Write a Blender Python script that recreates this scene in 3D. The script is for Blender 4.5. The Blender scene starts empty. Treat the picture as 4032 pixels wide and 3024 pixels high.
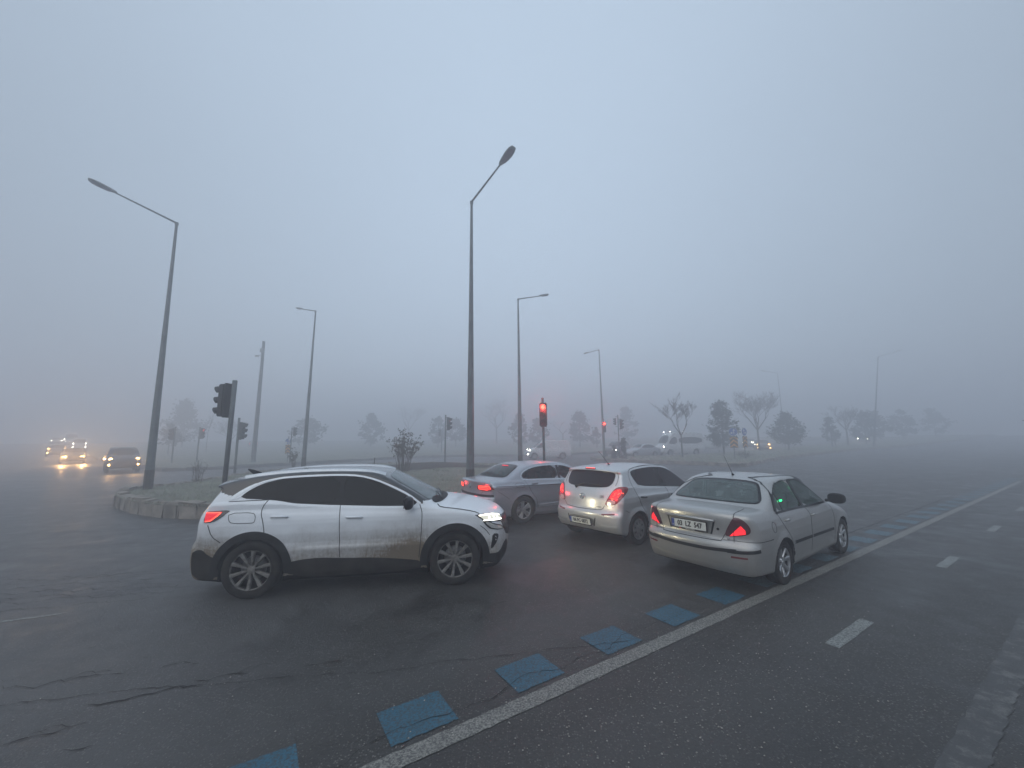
import bpy, bmesh, math, random, time
import numpy as np
from mathutils import Matrix, Vector

# ---------------------------------------------------------------- camera, sky, light, exposure
SC = bpy.context.scene
COL = SC.collection
CAM_H = 2.013
PITCH, ROLL = 0.144265, -0.008354
cam = bpy.data.cameras.new('camera'); cam_o = bpy.data.objects.new('camera', cam); COL.objects.link(cam_o)
cam.sensor_width = 36; cam.lens = 13.781; cam.clip_start = .05; cam.clip_end = 3000
_F = Vector((0, math.cos(PITCH), math.sin(PITCH))); _U = Vector((0, -math.sin(PITCH), math.cos(PITCH))); _R = Vector((1, 0, 0))
_R2 = _R * math.cos(ROLL) + _U * math.sin(ROLL); _U2 = -_R * math.sin(ROLL) + _U * math.cos(ROLL)
M = Matrix((_R2, _U2, -_F)).transposed().to_4x4(); M.translation = (0, 0, CAM_H)
cam_o.matrix_world = M
SC.camera = cam_o

SUN_EL, SUN_AZ = math.radians(38), math.radians(205)
world = bpy.data.worlds.new('World'); SC.world = world; world.use_nodes = True
nt = world.node_tree; bg = nt.nodes['Background']
sky = nt.nodes.new('ShaderNodeTexSky'); sky.sky_type = 'NISHITA'; sky.sun_disc = False
sky.sun_elevation = SUN_EL; sky.sun_rotation = SUN_AZ; sky.air_density = 2.0; sky.dust_density = 4.0; sky.ozone_density = 3.0
# overcast: an even cloud deck hides most of the clear sky
gm = nt.nodes.new('ShaderNodeMixRGB'); gm.blend_type = 'MIX'; gm.inputs[0].default_value = .88
gm.inputs[2].default_value = (5.5, 6.75, 8.2, 1)
# the deck is a little thinner straight ahead than to either side
tcw = nt.nodes.new('ShaderNodeTexCoord'); sxw = nt.nodes.new('ShaderNodeSeparateXYZ'); nt.links.new(tcw.outputs['Generated'], sxw.inputs[0])
sq = nt.nodes.new('ShaderNodeMath'); sq.operation = 'MULTIPLY'; nt.links.new(sxw.outputs[0], sq.inputs[0]); nt.links.new(sxw.outputs[0], sq.inputs[1])
nz = nt.nodes.new('ShaderNodeTexNoise'); nz.inputs['Scale'].default_value = 1.6; nz.inputs['Detail'].default_value = 3; nt.links.new(tcw.outputs['Generated'], nz.inputs[0])
fq = nt.nodes.new('ShaderNodeMath'); fq.operation = 'MULTIPLY_ADD'; fq.inputs[1].default_value = -.55; fq.inputs[2].default_value = 1.02; nt.links.new(sq.outputs[0], fq.inputs[0])
fn = nt.nodes.new('ShaderNodeMath'); fn.operation = 'MULTIPLY_ADD'; fn.inputs[1].default_value = .12; nt.links.new(nz.outputs['Fac'], fn.inputs[0]); nt.links.new(fq.outputs[0], fn.inputs[2])
gx = nt.nodes.new('ShaderNodeVectorMath'); gx.operation = 'SCALE'; nt.links.new(gm.outputs[0], gx.inputs[0]); nt.links.new(fn.outputs[0], gx.inputs[3])
nt.links.new(sky.outputs[0], gm.inputs[1]); nt.links.new(gx.outputs[0], bg.inputs[0]); bg.inputs[1].default_value = .10
sun = bpy.data.lights.new('sun', 'SUN'); sun.energy = .7; sun.angle = math.radians(70); sun.color = (1, .96, .9)
sun_o = bpy.data.objects.new('sun', sun); COL.objects.link(sun_o)
sun_o.rotation_euler = (math.radians(90) - SUN_EL, 0, -SUN_AZ + math.pi)
vs = SC.view_settings; vs.view_transform = 'Standard'; vs.look = 'None'; vs.exposure = 0.0; vs.gamma = 1; vs.use_curve_mapping = False
cy = SC.cycles
cy.max_bounces = 9; cy.diffuse_bounces = 3; cy.glossy_bounces = 3; cy.transmission_bounces = 4; cy.transparent_max_bounces = 12; cy.volume_bounces = 4
cy.sample_clamp_indirect = 4; cy.use_denoising = True; cy.caustics_reflective = False; cy.caustics_refractive = False
cy.blur_glossy = 1.0
HAZE_DENSITY = .0205; HAZE_TOP = 15.5
# ---------------------------------------------------------------- helpers
rnd = random.Random(7); nr = np.random.RandomState(11)
def tag(o, label=None, cat=None, group=None, kind=None):
    if label: o['label'] = label
    if cat: o['category'] = cat
    if group: o['group'] = group
    if kind: o['kind'] = kind
    return o
def empty(name, loc=(0, 0, 0), rz=0., parent=None):
    o = bpy.data.objects.new(name, None); COL.objects.link(o); o.location = loc; o.rotation_euler = (0, 0, rz); o.empty_display_size = .2
    if parent: o.parent = parent
    return o
def mesh_obj(name, V, Fc, mat, parent=None, smooth=True, normals=None, mi=None):
    me = bpy.data.meshes.new(name)
    me.from_pydata([tuple(map(float, v)) for v in V], [], [tuple(map(int, f)) for f in Fc])
    for m in (mat if isinstance(mat, (list, tuple)) else [mat]): me.materials.append(m)
    if mi is not None: me.polygons.foreach_set('material_index', np.asarray(mi, np.int32))
    if smooth: me.shade_smooth()
    if normals is not None: me.normals_split_custom_set_from_vertices([tuple(map(float, n)) for n in normals])
    me.update()
    o = bpy.data.objects.new(name, me); COL.objects.link(o)
    if parent: o.parent = parent
    return o
class MB:
    """collects simple solids into one mesh"""
    def __init__(s): s.V = []; s.F = []
    def add(s, V, F, M_=None):
        b = len(s.V)
        for v in V: s.V.append(tuple(M_ @ Vector(v)) if M_ is not None else tuple(v))
        for f in F: s.F.append(tuple(b + i for i in f))
    def box(s, c, d, M_=None, bev=0.0):
        x, y, z = d[0] / 2, d[1] / 2, d[2] / 2
        if bev <= 0:
            V = [(c[0] + i * x, c[1] + j * y, c[2] + k * z) for i in (-1, 1) for j in (-1, 1) for k in (-1, 1)]
            s.add(V, [(0, 1, 3, 2), (4, 6, 7, 5), (0, 4, 5, 1), (2, 3, 7, 6), (0, 2, 6, 4), (1, 5, 7, 3)], M_); return
        bm = bmesh.new(); bmesh.ops.create_cube(bm, size=1)
        for v in bm.verts: v.co = Vector((v.co.x * d[0], v.co.y * d[1], v.co.z * d[2]))
        bmesh.ops.bevel(bm, geom=bm.edges[:], offset=bev, segments=2, affect='EDGES')
        bm.verts.index_update()
        s.add([(v.co.x + c[0], v.co.y + c[1], v.co.z + c[2]) for v in bm.verts], [[v.index for v in f.verts] for f in bm.faces], M_); bm.free()
    def tube(s, P, R, n=8, cap=True, M_=None, ph=0.):
        P = [Vector(p) for p in P]; R = R if isinstance(R, (list, tuple)) else [R] * len(P)
        V = []; F = []; up = None
        for i, p in enumerate(P):
            t = (P[min(i + 1, len(P) - 1)] - P[max(i - 1, 0)]).normalized()
            if up is None: up = Vector((0, 0, 1)) if abs(t.z) < .9 else Vector((1, 0, 0))
            a = (up - t * up.dot(t)).normalized(); b = t.cross(a); up = a
            for k in range(n):
                th = 2 * math.pi * k / n + ph
                V.append(p + (a * math.cos(th) + b * math.sin(th)) * R[i])
        for i in range(len(P) - 1):
            for k in range(n): F.append((i * n + k, i * n + (k + 1) % n, (i + 1) * n + (k + 1) % n, (i + 1) * n + k))
        if cap: F.append(tuple(range(n))[::-1]); F.append(tuple(range((len(P) - 1) * n, len(P) * n)))
        s.add(V, F, M_)
    def lathe(s, prof, n=40, M_=None, closed=False):
        """profile (y, r) spun round the y axis"""
        V = []; F = []; m = len(prof)
        for k in range(n):
            th = 2 * math.pi * k / n
            for (y, r) in prof: V.append((r * math.cos(th), y, r * math.sin(th)))
        for k in range(n):
            for j in range(m if closed else m - 1):
                a, b = k * m + j, k * m + (j + 1) % m; c, d = ((k + 1) % n) * m + (j + 1) % m, ((k + 1) % n) * m + j
                F.append((a, b, c, d))
        s.add(V, F, M_)
    def prism(s, poly, t, M_=None):
        """polygon in the x,z plane thickened along y by t (centred)"""
        n = len(poly)
        V = [(p[0], -t / 2, p[1]) for p in poly] + [(p[0], t / 2, p[1]) for p in poly]
        F = [tuple(range(n)), tuple(range(2 * n - 1, n - 1, -1))] + [(i, i + n, (i + 1) % n + n, (i + 1) % n) for i in range(n)]
        s.add(V, F, M_)
    def build(s, name, mat, parent=None, smooth=False):
        return mesh_obj(name, s.V, s.F, mat, parent, smooth)
def T(x=0, y=0, z=0): return Matrix.Translation((x, y, z))
def RZ(a): return Matrix.Rotation(a, 4, 'Z')
def RY(a): return Matrix.Rotation(a, 4, 'Y')
def RX(a): return Matrix.Rotation(a, 4, 'X')
def gz(x, y):
    """the land rises very gently away from the junction"""
    r = np.maximum(np.hypot(x, y) - 22, 0)
    return .00019 * np.minimum(r, 110) ** 2
def copy_tree(o, parent=None):
    c = o.copy(); COL.objects.link(c); c.parent = parent
    for ch in list(o.children): copy_tree(ch, c)
    return c
_font = {}
def text_mesh(txt, h, bold=.0, sx=1.):
    """vertices and faces of a line of text, centred, in the x,z plane facing -y"""
    cu = bpy.data.curves.new('lettering', 'FONT'); cu.body = txt; cu.size = h * 1.4; cu.align_x = 'CENTER'; cu.align_y = 'CENTER'; cu.offset = bold
    cu.resolution_u = 3
    o = bpy.data.objects.new('lettering', cu); COL.objects.link(o)
    dg = bpy.context.evaluated_depsgraph_get(); me = o.evaluated_get(dg).to_mesh()
    V = [(v.co.x * sx, 0., v.co.y) for v in me.vertices]; F = [tuple(p.vertices) for p in me.polygons]
    o.evaluated_get(dg).to_mesh_clear(); bpy.data.objects.remove(o); bpy.data.curves.remove(cu)
    return V, F
# ---------------------------------------------------------------- materials
class NT:
    def __init__(s, name):
        s.m = bpy.data.materials.new(name); s.m.use_nodes = True; s.t = s.m.node_tree; s.p = s.t.nodes['Principled BSDF']; s.out = s.t.nodes['Material Output']
        s.tc = s.n('ShaderNodeTexCoord')
    def n(s, typ, **kw):
        x = s.t.nodes.new(typ)
        for k, v in kw.items():
            if k.startswith('i_'): x.inputs[k[2:]].default_value = v
            else: setattr(x, k, v)
        return x
    def l(s, a, b): s.t.links.new(a, b)
    def noise(s, scale, detail=4, rough=.55, vec=None, dist=0.):
        x = s.n('ShaderNodeTexNoise'); x.inputs['Scale'].default_value = scale; x.inputs['Detail'].default_value = detail; x.inputs['Roughness'].default_value = rough
        x.inputs['Distortion'].default_value = dist
        s.l(vec or s.tc.outputs['Object'], x.inputs['Vector']); return x.outputs['Fac']
    def ramp(s, src, stops, interp='LINEAR'):
        x = s.n('ShaderNodeValToRGB'); cr = x.color_ramp; cr.interpolation = interp
        while len(cr.elements) < len(stops): cr.elements.new(.5)
        for e, (p, c) in zip(cr.elements, stops):
            e.position = p; e.color = (c, c, c, 1) if isinstance(c, (int, float)) else (*c, 1)
        s.l(src, x.inputs[0]); return x.outputs[0]
    def mix(s, fac, a, b, mode='MIX'):
        x = s.n('ShaderNodeMixRGB'); x.blend_type = mode
        for i, v in enumerate((fac, a, b)):
            if hasattr(v, 'is_linked') or isinstance(v, bpy.types.NodeSocket): s.l(v, x.inputs[i])
            elif i == 0: x.inputs[0].default_value = v
            else: x.inputs[i].default_value = (*v, 1) if isinstance(v, tuple) else (v, v, v, 1)
        return x.outputs[0]
    def math(s, op, a, b=0., c=None, clamp=False):
        x = s.n('ShaderNodeMath', operation=op, use_clamp=clamp)
        for i, v in enumerate((a, b, c)):
            if v is None: continue
            if isinstance(v, bpy.types.NodeSocket): s.l(v, x.inputs[i])
            else: x.inputs[i].default_value = v
        return x.outputs[0]
    def bump(s, h, strength=.3, dist=.01):
        x = s.n('ShaderNodeBump'); x.inputs['Strength'].default_value = strength; x.inputs['Distance'].default_value = dist
        s.l(h, x.inputs['Height']); s.l(x.outputs[0], s.p.inputs['Normal'])
    def set(s, **kw):
        for k, v in kw.items():
            k = k.replace('_', ' ')
            if isinstance(v, bpy.types.NodeSocket): s.l(v, s.p.inputs[k])
            else: s.p.inputs[k].default_value = (*v, 1) if isinstance(v, tuple) and len(v) == 3 else v
        return s
def simple(name, col, rough=.6, metal=0., spec=.5, var=.25, scale=12., coat=0.):
    t = NT(name); f = t.noise(scale, 5)
    c = t.mix(t.ramp(f, [(.3, 0.), (.7, 1.)]), tuple(x * (1 - var) for x in col), tuple(min(x * (1 + var), 1) for x in col))
    t.set(Base_Color=c, Roughness=rough, Metallic=metal, Coat_Weight=coat); t.p.inputs['Specular IOR Level'].default_value = spec
    return t.m
def emitter(name, col, strength, rough=.3, base=(.3, .02, .02)):
    t = NT(name); v = t.n('ShaderNodeTexVoronoi'); v.inputs['Scale'].default_value = 55; t.l(t.tc.outputs['Object'], v.inputs['Vector'])
    f = t.ramp(v.outputs['Distance'], [(.1, 1.), (.75, .72)])
    e = t.mix(1., f, tuple(col), 'MULTIPLY')
    t.set(Base_Color=base, Roughness=rough, Emission_Color=e, Emission_Strength=strength); return t.m
def paint(name, col, metal, rough, dirt=.5, top=.62, dcol=(.105, .085, .065), coat=.6, wheel_x=(0., 2.6), spray=.0):
    t = NT(name); obj = t.tc.outputs['Object']; sep = t.n('ShaderNodeSeparateXYZ'); t.l(obj, sep.inputs[0])
    x, y, z = sep.outputs
    base = t.mix(t.ramp(t.noise(1.3, 3), [(.35, 0.), (.65, 1.)]), tuple(c * .96 for c in col), tuple(min(1, c * 1.03) for c in col))
    n1 = t.noise(3.2, 5, .6); n2 = t.noise(26, 4, .65)
    # road film: thick below, thinning with height, thickest behind the wheels
    h = t.math('SUBTRACT', top, z); h = t.math('ADD', h, t.math('MULTIPLY', t.math('SUBTRACT', n1, .5), .30))
    f = t.math('MULTIPLY', h, 1.9, clamp=True)
    f = t.math('MULTIPLY', f, t.math('ADD', .55, t.math('MULTIPLY', n2, .7)))
    if spray:
        for wx in wheel_x:
            dx = t.math('DIVIDE', t.math('ADD', x, -(wx - .62)), .42); dz = t.math('DIVIDE', t.math('ADD', z, -.55), .30)
            g = t.math('EXPONENT', t.math('MULTIPLY', t.math('ADD', t.math('MULTIPLY', dx, dx), t.math('MULTIPLY', dz, dz)), -1.))
            f = t.math('ADD', f, t.math('MULTIPLY', t.math('MULTIPLY', g, spray), t.math('ADD', .35, n2)))
    st = t.n('ShaderNodeMapping'); st.inputs['Scale'].default_value = (34, 34, 1.6); t.l(obj, st.inputs[0])
    streak = t.ramp(t.noise(1., 3, .6, st.outputs[0]), [(.45, 0.), (.75, .25)])
    f = t.math('ADD', f, t.math('MULTIPLY', streak, t.math('MULTIPLY', f, 1.)))
    f = t.math('MULTIPLY', f, dirt, clamp=True); f = t.math('ADD', f, t.math('MULTIPLY', n2, .05 * dirt), clamp=True)
    c = t.mix(f, base, dcol)
    t.set(Base_Color=c, Metallic=t.math('MULTIPLY', t.math('SUBTRACT', 1., f), metal), Roughness=t.math('ADD', rough, t.math('MULTIPLY', f, .45)),
          Coat_Weight=t.math('MULTIPLY', t.math('SUBTRACT', 1., f), coat), Coat_Roughness=.12)
    return t.m
def glass(name, tint, alpha, mist=.1, mcol=(.35, .42, .44), rough=.08):
    """alpha: how much the tinted pane hides what is behind it"""
    t = NT(name)
    tr = t.n('ShaderNodeBsdfTransparent'); tr.inputs[0].default_value = (*tint, 1)
    n = t.noise(5, 4, .6)
    mf = t.math('MULTIPLY', t.ramp(n, [(.25, .6), (.75, 1.)]), mist)
    col = t.mix(mf, tuple(c * .05 for c in tint), mcol)
    t.set(Base_Color=col, Roughness=rough); t.p.inputs['IOR'].default_value = 1.5; t.p.inputs['Specular IOR Level'].default_value = .5 if alpha < .9 else .22
    mx = t.n('ShaderNodeMixShader')
    fr = t.n('ShaderNodeFresnel'); fr.inputs[0].default_value = 1.45
    a = t.math('ADD', t.math('MAXIMUM', alpha, mf), fr.outputs[0], clamp=True)
    t.l(a, mx.inputs[0]); t.l(tr.outputs[0], mx.inputs[1]); t.l(t.p.outputs[0], mx.inputs[2]); t.l(mx.outputs[0], t.out.inputs[0])
    return t.m

MAT = {}
MAT['black_plastic'] = simple('black_plastic', (.016, .017, .018), .6, spec=.25, var=.3)
MAT['dirty_plastic'] = simple('dirty_plastic', (.030, .028, .025), .8, spec=.2, var=.45, scale=6)
MAT['dark_trim'] = simple('dark_trim', (.007, .007, .009), .3, spec=.25, var=.2)
MAT['gap'] = simple('panel_gap', (.006, .006, .007), .8)
MAT['arch'] = simple('arch_liner', (.006, .006, .006), .95, spec=.1)
MAT['cabin'] = simple('cabin_trim', (.10, .11, .115), .8)
MAT['seat'] = simple('seat_cloth', (.035, .038, .045), .9)
MAT['chrome'] = simple('chrome', (.62, .64, .66), .22, metal=1., var=.06)
MAT['satin'] = simple('satin_trim', (.62, .66, .70), .35, metal=.6, var=.05)
MAT['red_lens'] = simple('red_lens', (.22, .008, .012), .16, var=.25, coat=1.)
MAT['dark_red_lens'] = simple('dark_red_lens', (.075, .010, .018), .14, var=.25, coat=1.)
MAT['clear_lens'] = simple('clear_lens', (.42, .42, .40), .12, var=.3, scale=60, coat=1.)
MAT['smoke_lens'] = simple('smoke_lens', (.02, .014, .016), .12, coat=1.)
MAT['reflector'] = simple('reflector', (.16, .012, .015), .25, coat=.8)
MAT['plate'] = simple('plate_white', (.62, .63, .60), .45, var=.07)
MAT['plate_ink'] = simple('plate_ink', (.012, .012, .014), .5)
MAT['plate_blue'] = simple('plate_blue', (.02, .06, .32), .5)
MAT['plate_red'] = simple('plate_red', (.5, .03, .03), .5)
MAT['lit_red'] = emitter('brake_light', (1., .016, .03), 1.7)
MAT['lit_led'] = emitter('led_light', (1., .09, .05), 3.4)
MAT['lit_tail'] = emitter('tail_light', (1., .012, .035), .9)
MAT['lit_white'] = emitter('headlight_lit', (1., .96, .74), .62, base=(.6, .6, .55))
MAT['lit_drl'] = emitter('headlight_hot', (1., .98, .85), 5., base=(.6, .6, .55))
MAT['lit_green'] = emitter('green_reflection', (.03, 1., .32), 6., base=(.02, .2, .08))  # glow colour for the green reflection in the saloon's door glass
def tyre_mat():
    t = NT('tyre_rubber'); n = t.noise(30, 5); n2 = t.noise(5, 4)
    c = t.mix(t.ramp(n2, [(.4, 0.), (.7, 1.)]), (.013, .013, .013), (.045, .041, .035))
    t.set(Base_Color=c, Roughness=.85); t.p.inputs['Specular IOR Level'].default_value = .2; t.bump(n, .4, .004); return t.m
MAT['tyre'] = tyre_mat()
MAT['rim_dirty'] = simple('rim_two_tone', (.20, .19, .175), .5, metal=.35, var=.4, scale=20)
MAT['rim_dark'] = simple('rim_dark', (.006, .006, .007), .6, spec=.2)
MAT['rim_silver'] = simple('rim_silver', (.46, .47, .48), .32, metal=.8, var=.15)
MAT['cover_grey'] = simple('wheel_cover', (.20, .20, .20), .5, metal=.3, var=.35, scale=20)
MAT['pole'] = simple('galvanised_pole', (.12, .135, .14), .6, metal=.25, var=.3, scale=3)
MAT['pole_dark'] = simple('pole_paint_dark', (.05, .045, .04), .7, var=.4, scale=5)
MAT['lamp_head'] = simple('lamp_housing', (.20, .22, .22), .5, var=.2)
MAT['lamp_lens'] = simple('lamp_lens', (.13, .13, .16), .3, var=.2)
MAT['signal'] = simple('signal_housing', (.016, .017, .019), .55, var=.3)
MAT['signal_lens'] = simple('signal_lens_off', (.03, .03, .03), .25)
MAT['signal_red'] = emitter('signal_red_lit', (1., .07, .035), 5.)
MAT['sign_blue'] = simple('sign_blue', (.02, .09, .36), .4, var=.12)
MAT['sign_white'] = simple('sign_white', (.72, .72, .70), .45, var=.08)
MAT['sign_yellow'] = simple('sign_yellow', (.62, .30, .03), .5, var=.12)
MAT['sign_black'] = simple('sign_black', (.02, .02, .02), .5)
MAT['bark'] = simple('bark', (.05, .042, .036), .95, var=.4, scale=9)
MAT['twig'] = simple('twig', (.07, .052, .042), .9, var=.35)
MAT['leaf_dark'] = simple('leaf_dark', (.030, .045, .028), .85, var=.5, scale=3)
MAT['leaf_dry'] = simple('leaf_dry', (.065, .055, .030), .85, var=.5, scale=8)

def asphalt():
    t = NT('asphalt'); ob = t.tc.outputs['Object']
    big = t.noise(.22, 4, .6); mid = t.noise(2.4, 5, .6); fine = t.noise(70, 4, .7)
    base = t.mix(t.ramp(big, [(.35, 0.), (.68, 1.)]), (.029, .026, .0225), (.052, .048, .042))
    base = t.mix(t.math('MULTIPLY', t.ramp(mid, [(.42, 0.), (.7, 1.)]), .45), base, (.078, .072, .064))
    gr = t.ramp(t.noise(22, 5, .8), [(.36, 1.), (.5, 0.)]); base = t.mix(t.math('MULTIPLY', gr, .45), base, (.012, .011, .010))
    gr2 = t.ramp(t.noise(31, 4, .8), [(.55, 0.), (.72, 1.)]); base = t.mix(t.math('MULTIPLY', gr2, .4), base, (.13, .125, .115))
    v = t.n('ShaderNodeTexVoronoi'); v.inputs['Scale'].default_value = 62; t.l(ob, v.inputs['Vector'])
    cs = t.n('ShaderNodeSeparateColor'); t.l(v.outputs['Color'], cs.inputs[0])
    stone = t.math('MULTIPLY', t.ramp(cs.outputs[0], [(.58, 0.), (.92, 1.)]), t.ramp(v.outputs['Distance'], [(.25, 1.), (.5, 0.)]))
    base = t.mix(t.math('MULTIPLY', stone, .8), base, (.26, .245, .22))
    base = t.mix(t.math('MULTIPLY', t.ramp(fine, [(.35, 1.), (.6, 0.)]), .65), base, (.014, .014, .015))
    # wheel polish along the carriageway and long tracks toward the left
    # web of cracks in the worn strip that runs past the white car
    sep = t.n('ShaderNodeSeparateXYZ'); t.l(ob, sep.inputs[0]); X, Y, Z = sep.outputs
    s = t.math('SUBTRACT', Y, t.math('MULTIPLY', X, .20)); s = t.math('SUBTRACT', s, 6.98)
    wob = t.math('MULTIPLY', t.math('SUBTRACT', t.noise(.9, 3), .5), 1.0)
    band = t.math('EXPONENT', t.math('MULTIPLY', t.math('POWER', t.math('ABSOLUTE', t.math('ADD', s, wob)), 2.), -7.))
    left = t.math('MULTIPLY', t.math('SUBTRACT', -3.4, X), 1.5, clamp=True)
    mp = t.n('ShaderNodeMapping'); mp.inputs['Scale'].default_value = (2.0, 4.2, 1); mp.inputs['Rotation'].default_value = (0, 0, -.2)
    dn = t.n('ShaderNodeTexNoise'); dn.inputs['Scale'].default_value = 3; t.l(ob, dn.inputs['Vector'])
    dv = t.n('ShaderNodeVectorMath', operation='ADD'); t.l(ob, dv.inputs[0])
    ds = t.n('ShaderNodeVectorMath', operation='SCALE'); ds.inputs[3].default_value = .35; t.l(dn.outputs['Color'], ds.inputs[0]); t.l(ds.outputs[0], dv.inputs[1]); t.l(dv.outputs[0], mp.inputs[0])
    vc = t.n('ShaderNodeTexVoronoi', feature='DISTANCE_TO_EDGE'); vc.inputs['Scale'].default_value = 1.; t.l(mp.outputs[0], vc.inputs['Vector'])
    cw = t.math('MULTIPLY', t.noise(6, 3), .075)
    cr = t.math('MULTIPLY', t.math('LESS_THAN', vc.outputs['Distance'], cw), 1.)
    crack = t.math('MULTIPLY', t.math('MULTIPLY', cr, t.math('GREATER_THAN', band, .45)), left)
    base = t.mix(t.math('MULTIPLY', crack, .9), base, (.008, .008, .009))
    st = t.n('ShaderNodeMapping'); st.inputs['Scale'].default_value = (.16, 3.2, 1); st.inputs['Rotation'].default_value = (0, 0, -.17); t.l(ob, st.inputs[0])
    streak = t.ramp(t.noise(1., 4, .6, st.outputs[0]), [(.4, 0.), (.65, 1.)])
    base = t.mix(t.math('MULTIPLY', t.math('MULTIPLY', streak, left), .35), base, (.10, .10, .10))
    left_pale = t.math('MULTIPLY', t.math('ADD', t.math('MULTIPLY', X, -.22), t.math('MULTIPLY', big, .8)), 1., clamp=True)  # asphalt tone gets paler towards the left, mottled by noise
    base = t.mix(t.math('MULTIPLY', t.math('SUBTRACT', left_pale, .75, clamp=True), 2.2, clamp=True), base, (.115, .115, .118), 'MIX') if False else t.mix(t.math('MULTIPLY', t.math('SUBTRACT', left_pale, .70), 1.6, clamp=True), base, t.mix(.55, base, (.15, .152, .158)))
    # tyre-polished tracks run with the lanes; oil and damp darken uneven patches between them
    nn = t.math('ADD', t.math('MULTIPLY', X, -.5447), t.math('MULTIPLY', Y, .8387)); nn = t.math('ADD', nn, t.math('MULTIPLY', t.noise(.35, 2), .5))
    tr = t.ramp(t.math('MULTIPLY', t.math('ADD', t.math('SINE', t.math('MULTIPLY', nn, 3.6)), 1.), .5), [(.35, 0.), (.9, 1.)])
    base = t.mix(t.math('MULTIPLY', tr, .28), base, (.085, .083, .080))
    damp = t.ramp(t.noise(.75, 5, .65, None, .6), [(.50, 0.), (.60, 1.)]); base = t.mix(t.math('MULTIPLY', damp, .30), base, (.016, .0155, .015))
    spot_ = t.ramp(t.noise(5.5, 3, .5), [(.70, 0.), (.74, 1.)]); base = t.mix(t.math('MULTIPLY', spot_, .5), base, (.010, .010, .010))
    rg = t.math('ADD', t.math('SUBTRACT', .46, t.math('MULTIPLY', damp, .12)), t.math('MULTIPLY', t.ramp(mid, [(.3, 0.), (.7, 1.)]), .22))
    t.set(Base_Color=base, Roughness=rg); t.p.inputs['Specular IOR Level'].default_value = .6
    hgt = t.math('ADD', t.math('MULTIPLY', fine, .6), t.math('MULTIPLY', stone, .5)); hgt = t.math('SUBTRACT', hgt, t.math('MULTIPLY', crack, 3.))
    t.bump(t.math('ADD', hgt, t.math('MULTIPLY', gr2, .6)), .8, .008); return t.m
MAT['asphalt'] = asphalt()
def marking(name, col, wear=.5, scale=9):
    t = NT(name); n = t.noise(scale, 6, .7); f = t.noise(80, 3, .7)
    w = t.math('ADD', n, t.math('MULTIPLY', f, .35))
    m = t.ramp(w, [(.50 + .2 * (1 - wear), 0.), (.66 + .2 * (1 - wear), 1.)])
    c = t.mix(t.ramp(t.noise(3, 4), [(.3, 0.), (.7, 1.)]), tuple(x * .82 for x in col), col)
    c = t.mix(t.math('MULTIPLY', m, .85), c, (.045, .045, .046))
    v = t.n('ShaderNodeTexVoronoi'); v.inputs['Scale'].default_value = 62; t.l(t.tc.outputs['Object'], v.inputs['Vector'])
    t.set(Base_Color=c, Roughness=.6); t.bump(t.math('ADD', f, v.outputs['Distance']), .35, .004); return t.m
MAT['white_line'] = marking('white_line_paint', (.30, .29, .255), .55, 60)
MAT['dash_line'] = marking('dash_paint', (.31, .325, .305), .5, 55)
MAT['old_line'] = marking('worn_line_paint', (.15, .148, .138), .9, 7)
MAT['blue_paint'] = marking('blue_paint', (.026, .122, .185), .42, 48)
MAT['blue_old'] = marking('blue_paint_old', (.10, .20, .25), .55, 30)
def grassland():
    t = NT('winter_grass'); n = t.noise(.5, 5, .6); f = t.noise(9, 6, .7); g = t.noise(60, 3, .7)
    c = t.mix(t.ramp(n, [(.35, 0.), (.65, 1.)]), (.21, .225, .165), (.29, .285, .23))
    c = t.mix(t.ramp(f, [(.4, 0.), (.75, .8)]), c, (.055, .055, .035)); c = t.mix(t.ramp(g, [(.5, 0.), (.8, .55)]), c, (.42, .43, .41))
    t.set(Base_Color=c, Roughness=.95); t.bump(t.math('ADD', f, g), .9, .05); return t.m
MAT['grass'] = grassland()
MAT['tuft'] = simple('grass_blades', (.29, .31, .24), .9, var=.55, scale=1.4)
MAT['soil'] = simple('bare_soil', (.055, .045, .036), .97, var=.5, scale=7)
MAT['stone'] = simple('kerb_stone', (.26, .23, .195), .85, var=.45, scale=2.2)
MAT['stone2'] = simple('kerb_far', (.17, .165, .16), .9, var=.3, scale=2)
MAT['crackfill'] = simple('crack', (.014, .013, .012), .9)
# ---------------------------------------------------------------- car bodies
# A car body is the smooth intersection of its side profile, its plan and its
# cross-section (all in metres, car frame: x forward from the rear axle,
# y left, z up), less wheel arches, cabin and window openings.
def chaikin(pts, n=2, closed=True):
    p = np.array(pts, float)
    for _ in range(n):
        if closed:
            q = np.roll(p, -1, 0)
            p = np.stack([p * .75 + q * .25, p * .25 + q * .75], 1).reshape(-1, 2)
        else:
            a, b = p[:-1], p[1:]
            m = np.stack([a * .75 + b * .25, a * .25 + b * .75], 1).reshape(-1, 2)
            p = np.vstack([p[:1], m, p[-1:]])
    return p

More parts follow.
